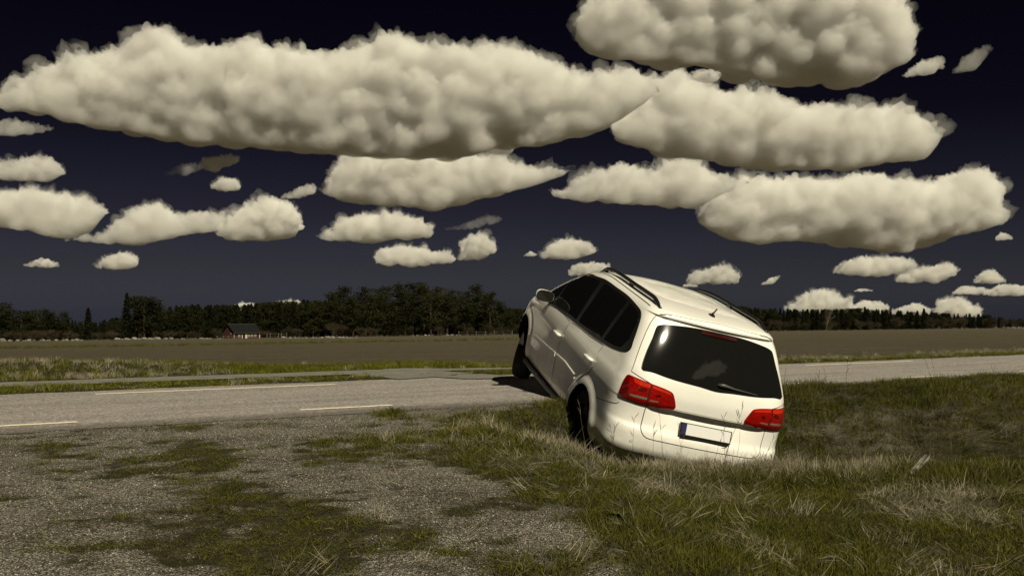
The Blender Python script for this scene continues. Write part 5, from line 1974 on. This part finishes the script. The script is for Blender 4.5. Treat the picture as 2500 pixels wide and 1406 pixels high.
BASE_ALT = 1000.0
def cloud(top, base, label, group=None, dens=.045, vox=None, puff=1.0, dmul=1.0, name='cumulus_cloud'):
    top, base = np.array(top, float), np.array(base, float)
    yb = base[:, 1].max()
    dist = min(BASE_ALT * F / max(YH - yb, 14), 42000) * dmul
    seed = int(abs(top[:, 0].sum() * 7 + top[:, 1].sum() * 3)) % 9973
    r_ = np.random.default_rng(seed)
    pxm = dist / F
    x0, x1 = max(top[0, 0], base[0, 0]), min(top[-1, 0], base[-1, 0])
    W_ = x1 - x0
    hmax = float(np.max(np.interp(np.linspace(x0, x1, 60), base[:, 0], base[:, 1]) - np.interp(np.linspace(x0, x1, 60), top[:, 0], top[:, 1])))
    if vox is None:
        vox = max(1.4, min(4.2, (W_ * hmax) ** .5 / 55))
    VV, FF = [], []
    cnt, want = 0, int(90 + W_ * hmax / (16 + hmax * .9))
    tries = 0
    while cnt < want and tries < want * 8:
        tries += 1
        x = r_.uniform(x0, x1)
        t_ = float(np.interp(x, top[:, 0], top[:, 1])); b_ = float(np.interp(x, base[:, 0], base[:, 1]))
        h_ = b_ - t_
        if h_ < 1.5: continue
        r1 = r_.uniform(.12, .46) * h_
        r1 = min(r1, 46, .22 * W_)
        if cnt < want * .35:       # crown: small billows right under the top outline
            r1 *= r_.uniform(.25, .75)
            y = t_ + r1 * .85
            if r_.uniform() < .12:      # torn scraps on the outline
                r1 *= .45
                y = t_ + r_.uniform(-.6, 1.2) * r1
        else:
            y = r_.uniform(t_ + r1 * .9, max(t_ + r1 * .95, b_ - r1 * .55))
        # keep inside the outline sideways
        ok = True
        for sx_ in (-.8, .8):
            xx = x + sx_ * r1
            if xx < x0 - 3 or xx > x1 + 3: ok = False
        if not ok: continue
        hh = .5 + .5 * (y - t_) / h_
        fy = (y - t_) / h_
        dz = (-.25 + 0.50 * fy ** 1.8 + .35 * abs(r_.normal())) * h_ + .9 * r1      # fronts lie on one leaning face
        c = np.array(at_depth(x, y, dist)) + [0, dz * pxm, 0]
        VV.append(ICO_V * [r1 * pxm, r1 * pxm, r1 * pxm * .86] + c)
        FF.append(ICO_F + cnt * len(ICO_V))
        cnt += 1
    if not VV: return None
    ctr = np.array(at_depth((x0 + x1) / 2, yb, dist))
    V_ = np.concatenate(VV) - ctr
    me = mesh_np(name, V_, np.concatenate(FF))
    o = link(name, me)
    o.location = ctr
    md = o.modifiers.new('r', 'REMESH')
    md.mode = 'VOXEL'
    md.voxel_size = vox * pxm
    sm = o.modifiers.new('s', 'SMOOTH')
    sm.factor = .5
    sm.iterations = 40 if hmax > 180 else 28 if hmax > 70 else 11
    dg_ = bpy.context.evaluated_depsgraph_get()
    me2 = bpy.data.meshes.new_from_object(o.evaluated_get(dg_))
    o.modifiers.clear()
    o.data = me2
    bpy.data.meshes.remove(me)
    nv = len(me2.vertices)
    cos = np.empty(nv * 3); me2.vertices.foreach_get('co', cos); cos = cos.reshape(-1, 3)
    nr = np.empty(nv * 3); me2.vertices.foreach_get('normal', nr); nr = nr.reshape(-1, 3)
    ref = min(hmax * .5, 54)
    p = cos / (ref * pxm) + seed
    a, amp = 0, .8
    oct_ = max(2, int(math.log(ref / (vox * 1.6), 2.1)) + 1)
    for k in range(oct_):
        a = a + amp * np.abs(gnoise(p, seed % 50 + k))
        p = p * 2.1
        amp *= .64 if k else 1.15
    low = np.clip(nr[:, 2] * .8 + .55, .16, 1)
    cos = cos + nr * ((a - .42) * ref * .62 * puff * pxm * low)[:, None]
    vz = cos + ctr - [0, 0, H]
    pxx = 1250 + F * vz[:, 0] / vz[:, 1]
    pyy = YH - F * vz[:, 2] / vz[:, 1]
    bb_ = np.interp(pxx, base[:, 0], base[:, 1])
    ex_ = np.maximum(0, pyy - bb_)
    cos[:, 2] += (ex_ - 9 * (1 - np.exp(-ex_ / 14))) * .6 * pxm * (ex_ > 0)
    me2.vertices.foreach_set('co', cos.ravel())
    me2.update()
    me2.materials.append(cloud_mat(dens * max(1, (60 / max(hmax, 8)) ** .55) / pxm))
    tag(o, label, 'cloud', group)
    if hmax > 34 and dens > .03:          # thin torn vapour round the dense core
        q = cos / (ref * 1.5 * pxm) + seed * 1.7
        a, amp = 0, 1.0
        for k in range(4):
            a = a + amp * gnoise(q, seed % 40 + 60 + k)
            q = q * 2.2
            amp *= .6
        rim = np.clip(a * 1.5 + .30, -.12, 1.2) * min(26, hmax * .20) * pxm
        vm = me2.copy()
        fac = np.clip(nr[:, 2] * 1.2 + .75, 0, 1)
        off_ = rim * fac - 3.5 * vox * pxm * (1 - fac)
        off_ = np.where(np.abs(off_) < .6 * pxm, np.where(off_ < 0, -.6, .6) * pxm, off_)
        vm.vertices.foreach_set('co', (cos + nr * off_[:, None]).ravel())
        vm.materials.clear()
        vm.materials.append(cloud_mat(dens * .13 / pxm))
        vm.update()
        vo = link('veil', vm, None, o)
    return o

c_bank = cloud([(-130, 262), (-60, 240), (0, 214), (60, 178), (130, 160), (200, 128), (270, 125), (330, 106), (365, 72), (405, 76), (440, 102), (465, 122), (510, 113), (560, 125), (620, 94), (655, 116), (700, 116), (760, 128), (850, 127), (905, 102), (950, 86), (1000, 92), (1040, 117), (1100, 116), (1160, 117), (1240, 110), (1290, 130), (1340, 141), (1400, 170), (1440, 180), (1500, 168), (1545, 158), (1580, 182), (1620, 172)],
      [(-130, 268), (0, 264), (60, 268), (150, 288), (250, 303), (350, 318), (450, 335), (520, 342), (700, 352), (850, 367), (1000, 374), (1100, 372), (1200, 352), (1300, 345), (1370, 330), (1480, 300), (1540, 262), (1620, 215)],
      'huge long cumulus bank with bulging tops and a smooth dark base', dens=.037)
c_top = cloud([(1412, 66), (1440, 8), (1500, -50), (1600, -85), (1720, -110), (1900, -120), (2050, -105), (2150, -60), (2195, -5), (2206, 70), (2232, 118), (2244, 128)],
      [(1412, 76), (1440, 105), (1500, 128), (1600, 132), (1750, 146), (1850, 174), (2000, 188), (2110, 198), (2160, 175), (2244, 136)],
      'big soft cumulus cut off by the upper edge of the view', dens=.037)
c_mid = cloud([(1488, 312), (1530, 270), (1570, 243), (1610, 200), (1650, 165), (1690, 190), (1740, 218), (1830, 220), (1870, 217), (1920, 240), (1950, 250), (1990, 254), (2090, 257), (2160, 262), (2182, 248), (2230, 273), (2290, 300), (2310, 318)],
      [(1488, 322), (1550, 347), (1650, 372), (1800, 393), (1900, 402), (2050, 404), (2150, 397), (2200, 382), (2260, 384), (2310, 330)],
      'long cumulus with a scalloped top below the cut off cloud', dens=.037)
c_cen = cloud([(783, 462), (800, 430), (833, 405), (845, 368), (900, 362), (950, 340), (990, 363), (1040, 374), (1130, 377), (1200, 374), (1280, 394), (1340, 404), (1412, 411)],
      [(783, 476), (850, 486), (950, 496), (1060, 504), (1120, 491), (1180, 475), (1280, 456), (1412, 418)],
      'bright wedge of cumulus tapering away under the huge bank', dens=.045)
cloud([(1348, 475), (1400, 440), (1440, 420), (1520, 399), (1560, 404), (1600, 416), (1650, 383), (1690, 384), (1740, 415), (1780, 428), (1830, 440)], [(1348, 483), (1500, 491), (1600, 496), (1650, 505), (1700, 502), (1760, 472), (1830, 452)],
      'ragged grey cumulus with gaps, touching the brighter bank beside it', dens=.037)
c_rt = cloud([(1718, 530), (1730, 498), (1770, 458), (1840, 423), (1900, 435), (1960, 428), (2050, 440), (2120, 418), (2170, 434), (2260, 440), (2310, 450), (2335, 415), (2390, 408), (2424, 415), (2428, 470), (2455, 508), (2467, 538)],
      [(1718, 546), (1780, 570), (1850, 590), (1950, 578), (2050, 592), (2150, 602), (2220, 614), (2300, 592), (2400, 556), (2467, 545)],
      'large bright cumulus bank with an upturned end over the low wood', dens=.043)
cloud([(-90, 470), (0, 464), (80, 460), (150, 474), (230, 490), (252, 500)], [(-90, 535), (60, 562), (150, 578), (220, 552), (252, 506)], 'hazy flat cumulus at the head of the trailing chain', dens=.037)
cloud([(148, 580), (200, 574), (250, 558), (290, 530), (330, 500), (380, 489), (410, 518), (480, 514), (530, 515), (562, 532)], [(148, 586), (250, 597), (350, 590), (420, 572), (520, 566), (562, 560)], 'trailing chain of low cumulus leading to a round puff', dens=.037)
cloud([(524, 566), (550, 530), (600, 505), (640, 483), (690, 489), (725, 520), (728, 536)], [(524, 573), (560, 583), (650, 583), (720, 566), (728, 546)], 'round bright puff at the end of the trailing chain', dens=.060)
c_loaf = cloud([(778, 580), (810, 545), (860, 524), (940, 514), (1000, 524), (1050, 545), (1057, 560)], [(778, 586), (900, 588), (1050, 578), (1057, 571)], 'loaf shaped bright cumulus below the tapering wedge', dens=.060)
cloud([(916, 638), (930, 604), (1000, 597), (1050, 609), (1100, 612), (1108, 625)], [(916, 646), (1000, 649), (1100, 641), (1108, 632)], 'small flat cumulus below the loaf shaped cloud', dens=.060)
cloud([(1116, 630), (1138, 600), (1145, 577), (1175, 570), (1200, 588), (1213, 605)], [(1116, 637), (1170, 634), (1213, 612)], 'small two tiered puff beside the small flat cumulus', dens=.060)
cloud([(1318, 625), (1340, 600), (1380, 582), (1430, 587), (1457, 605)], [(1318, 631), (1400, 631), (1457, 615)], 'small domed cumulus right above the front of the car', dens=.060)
cloud([(1277, 623), (1295, 611), (1313, 621)], [(1277, 627), (1313, 626)], 'tiny puff next to the small domed cumulus', dens=.060)
cloud([(-70, 398), (0, 393), (80, 378), (130, 384), (142, 402)], [(-70, 430), (0, 436), (110, 438), (142, 420)], 'short grey cumulus alone under the start of the huge bank', dens=.037)
cloud([(483, 405), (500, 384), (560, 374), (580, 379)], [(483, 412), (520, 416), (580, 392)], 'small ragged puff high above a round one', dens=.055)
cloud([(515, 450), (540, 431), (575, 434), (580, 453)], [(515, 461), (550, 466), (580, 460)], 'small round puff under the small ragged one', dens=.055)
cloud([(686, 476), (740, 450), (768, 446)], [(686, 484), (740, 482), (768, 466)], 'small tilted wisp of cloud near the bright wedge', dens=.035)
cloud([(53, 646), (100, 627), (142, 641)], [(53, 651), (142, 653)], 'tiny flat cumulus over the scrub and conifers', dens=.055)
cloud([(230, 650), (250, 627), (300, 614), (330, 630)], [(230, 656), (300, 656), (330, 646)], 'small domed puff above the lone pine clump', dens=.060)
cloud([(1388, 668), (1400, 645), (1450, 639), (1492, 642)], [(1388, 674), (1450, 672), (1492, 662)], 'small cloud seen just over the roof of the car', dens=.060)
cloud([(1678, 690), (1690, 665), (1740, 655), (1768, 644), (1800, 663), (1807, 680)], [(1678, 693), (1800, 692), (1807, 685)], 'small cumulus above the roof rail of the car', dens=.060)
cloud([(1666, 694), (1685, 690), (1705, 695)], [(1666, 701), (1705, 702)], 'tiny flat wisp under the small cumulus above the rail', dens=.055)
cloud([(1858, 692), (1885, 676), (1906, 669)], [(1858, 696), (1888, 694), (1906, 676)], 'tiny slanting wisp alone between two small clouds', dens=.055)
cloud([(2033, 664), (2055, 640), (2100, 626), (2200, 624), (2242, 640)], [(2033, 669), (2150, 673), (2242, 666)], 'flat small cumulus directly below the large bank with the upturned end', dens=.055)
cloud([(2188, 682), (2210, 660), (2280, 650), (2320, 638), (2342, 655)], [(2188, 689), (2300, 689), (2342, 668)], 'small ragged cumulus joined to the flat one beside it', dens=.055)
cloud([(2378, 687), (2405, 662), (2425, 656), (2457, 680)], [(2378, 691), (2457, 691)], 'small pointed cumulus over a pair of long low clouds', dens=.060)
cloud([(2328, 712), (2350, 696), (2400, 699), (2420, 706)], [(2328, 719), (2420, 719)], 'short low cloud beside a longer one under the pointed puff', dens=.055)
cloud([(2400, 716), (2430, 700), (2455, 691), (2500, 697), (2580, 705)], [(2400, 722), (2500, 722), (2580, 716)], 'long low cloud running out of the view under the pointed puff', dens=.055)
cloud([(1918, 752), (1950, 735), (1985, 710), (2020, 706), (2060, 725), (2088, 735)], [(1918, 762), (2088, 764)], 'domed horizon cumulus rising behind the leafless tree', dens=.060)
cloud([(2086, 748), (2110, 731), (2150, 734), (2172, 746)], [(2086, 764), (2172, 766)], 'low horizon cumulus next to the domed one', dens=.060)
cloud([(2172, 757), (2240, 737), (2275, 752)], [(2172, 768), (2275, 770)], 'thin horizon cumulus behind the middle of the low wood', dens=.060)
cloud([(2285, 760), (2310, 730), (2340, 721), (2370, 740), (2402, 752)], [(2285, 772), (2402, 774)], 'stacked horizon cumulus near the end of the low wood', dens=.060)
cloud([(2086, 708), (2105, 702), (2132, 706)], [(2086, 713), (2132, 712)], 'tiny bar of cloud above the low horizon cumulus', dens=.055)
cloud([(2205, 182), (2260, 142), (2300, 136), (2312, 150)], [(2205, 188), (2270, 180), (2312, 165)], 'torn wisp off the end of the cut off cloud', dens=.030)
cloud([(2330, 170), (2370, 130), (2400, 112), (2425, 110)], [(2330, 178), (2390, 165), (2425, 120)], 'faint wisp of cloud beyond the torn one', dens=.008)
cloud([(2433, 580), (2450, 566), (2472, 575)], [(2433, 587), (2472, 585)], 'tiny puff below the upturned end of the large bank', dens=.055)
cloud([(-40, 300), (20, 285), (130, 310)], [(-40, 330), (60, 325), (130, 318)], 'faint strip of cloud under the start of the huge bank', dens=.015)
cloud([(570, 745), (590, 736), (620, 742)], [(570, 765), (620, 766)], 'bit of cloud peeping over the wood behind the barn', dens=.060)
cloud([(660, 742), (700, 730), (745, 738)], [(660, 765), (745, 766)], 'bit of cloud peeping over the wood next to the pine clump', dens=.060)
cloud([(1080, 556), (1130, 545), (1190, 520), (1225, 528)], [(1080, 562), (1150, 560), (1225, 540)], 'faint slanting veil between the wedge and the small puffs', dens=.006)
cloud([(400, 420), (440, 398), (490, 395)], [(400, 430), (450, 425), (490, 412)], 'faint veil beside the small ragged puff', dens=.006)
# the same kind of sky all round; unseen clouds added for even light
for k, (src, a_) in enumerate(((c_bank, 62), (c_rt, 95), (c_mid, 125), (c_bank, 165), (c_cen, 185), (c_top, 215), (c_mid, 245), (c_rt, 280), (c_cen, 300), (c_top, 55), (c_top, 305), (c_loaf, 150))):
    o = src.copy()
    ROOT.objects.link(o)
    for ch in src.children:
        c2 = ch.copy()
        ROOT.objects.link(c2)
        c2.parent = o
    a_ = math.radians(a_)
    o.location = Matrix.Rotation(a_, 3, 'Z') @ src.location
    o.rotation_euler = (0, 0, a_)
    tag(o, 'unseen broad cumulus bank in the rest of the sky around the road', 'cloud', 'clouds in the rest of the sky')
for az_d, el_d, dist_, sc_ in ((318, 25, 2400, .40), (335, 34, 2000, .32), (352, 27, 2200, .38), (250, 33, 1900, .25)):  # unseen clouds added where the rear window mirrors the sky
    o = c_loaf.copy()
    ROOT.objects.link(o)
    a_ = math.radians(az_d)
    o.location = (dist_ * math.cos(a_), dist_ * math.sin(a_), dist_ * math.tan(math.radians(el_d)))
    o.rotation_euler = (0, 0, a_ - math.pi / 2)
    o.scale = (sc_, sc_, sc_)
    m_ = o.data.copy()
    m_.materials.clear()
    m_.materials.append(cloud_mat(.012))
    o.data = m_
    tag(o, 'unseen broad cumulus bank in the rest of the sky around the road', 'cloud', 'clouds in the rest of the sky')
bpy.context.view_layer.update()
print('script seconds', round(time.time() - T0, 1))
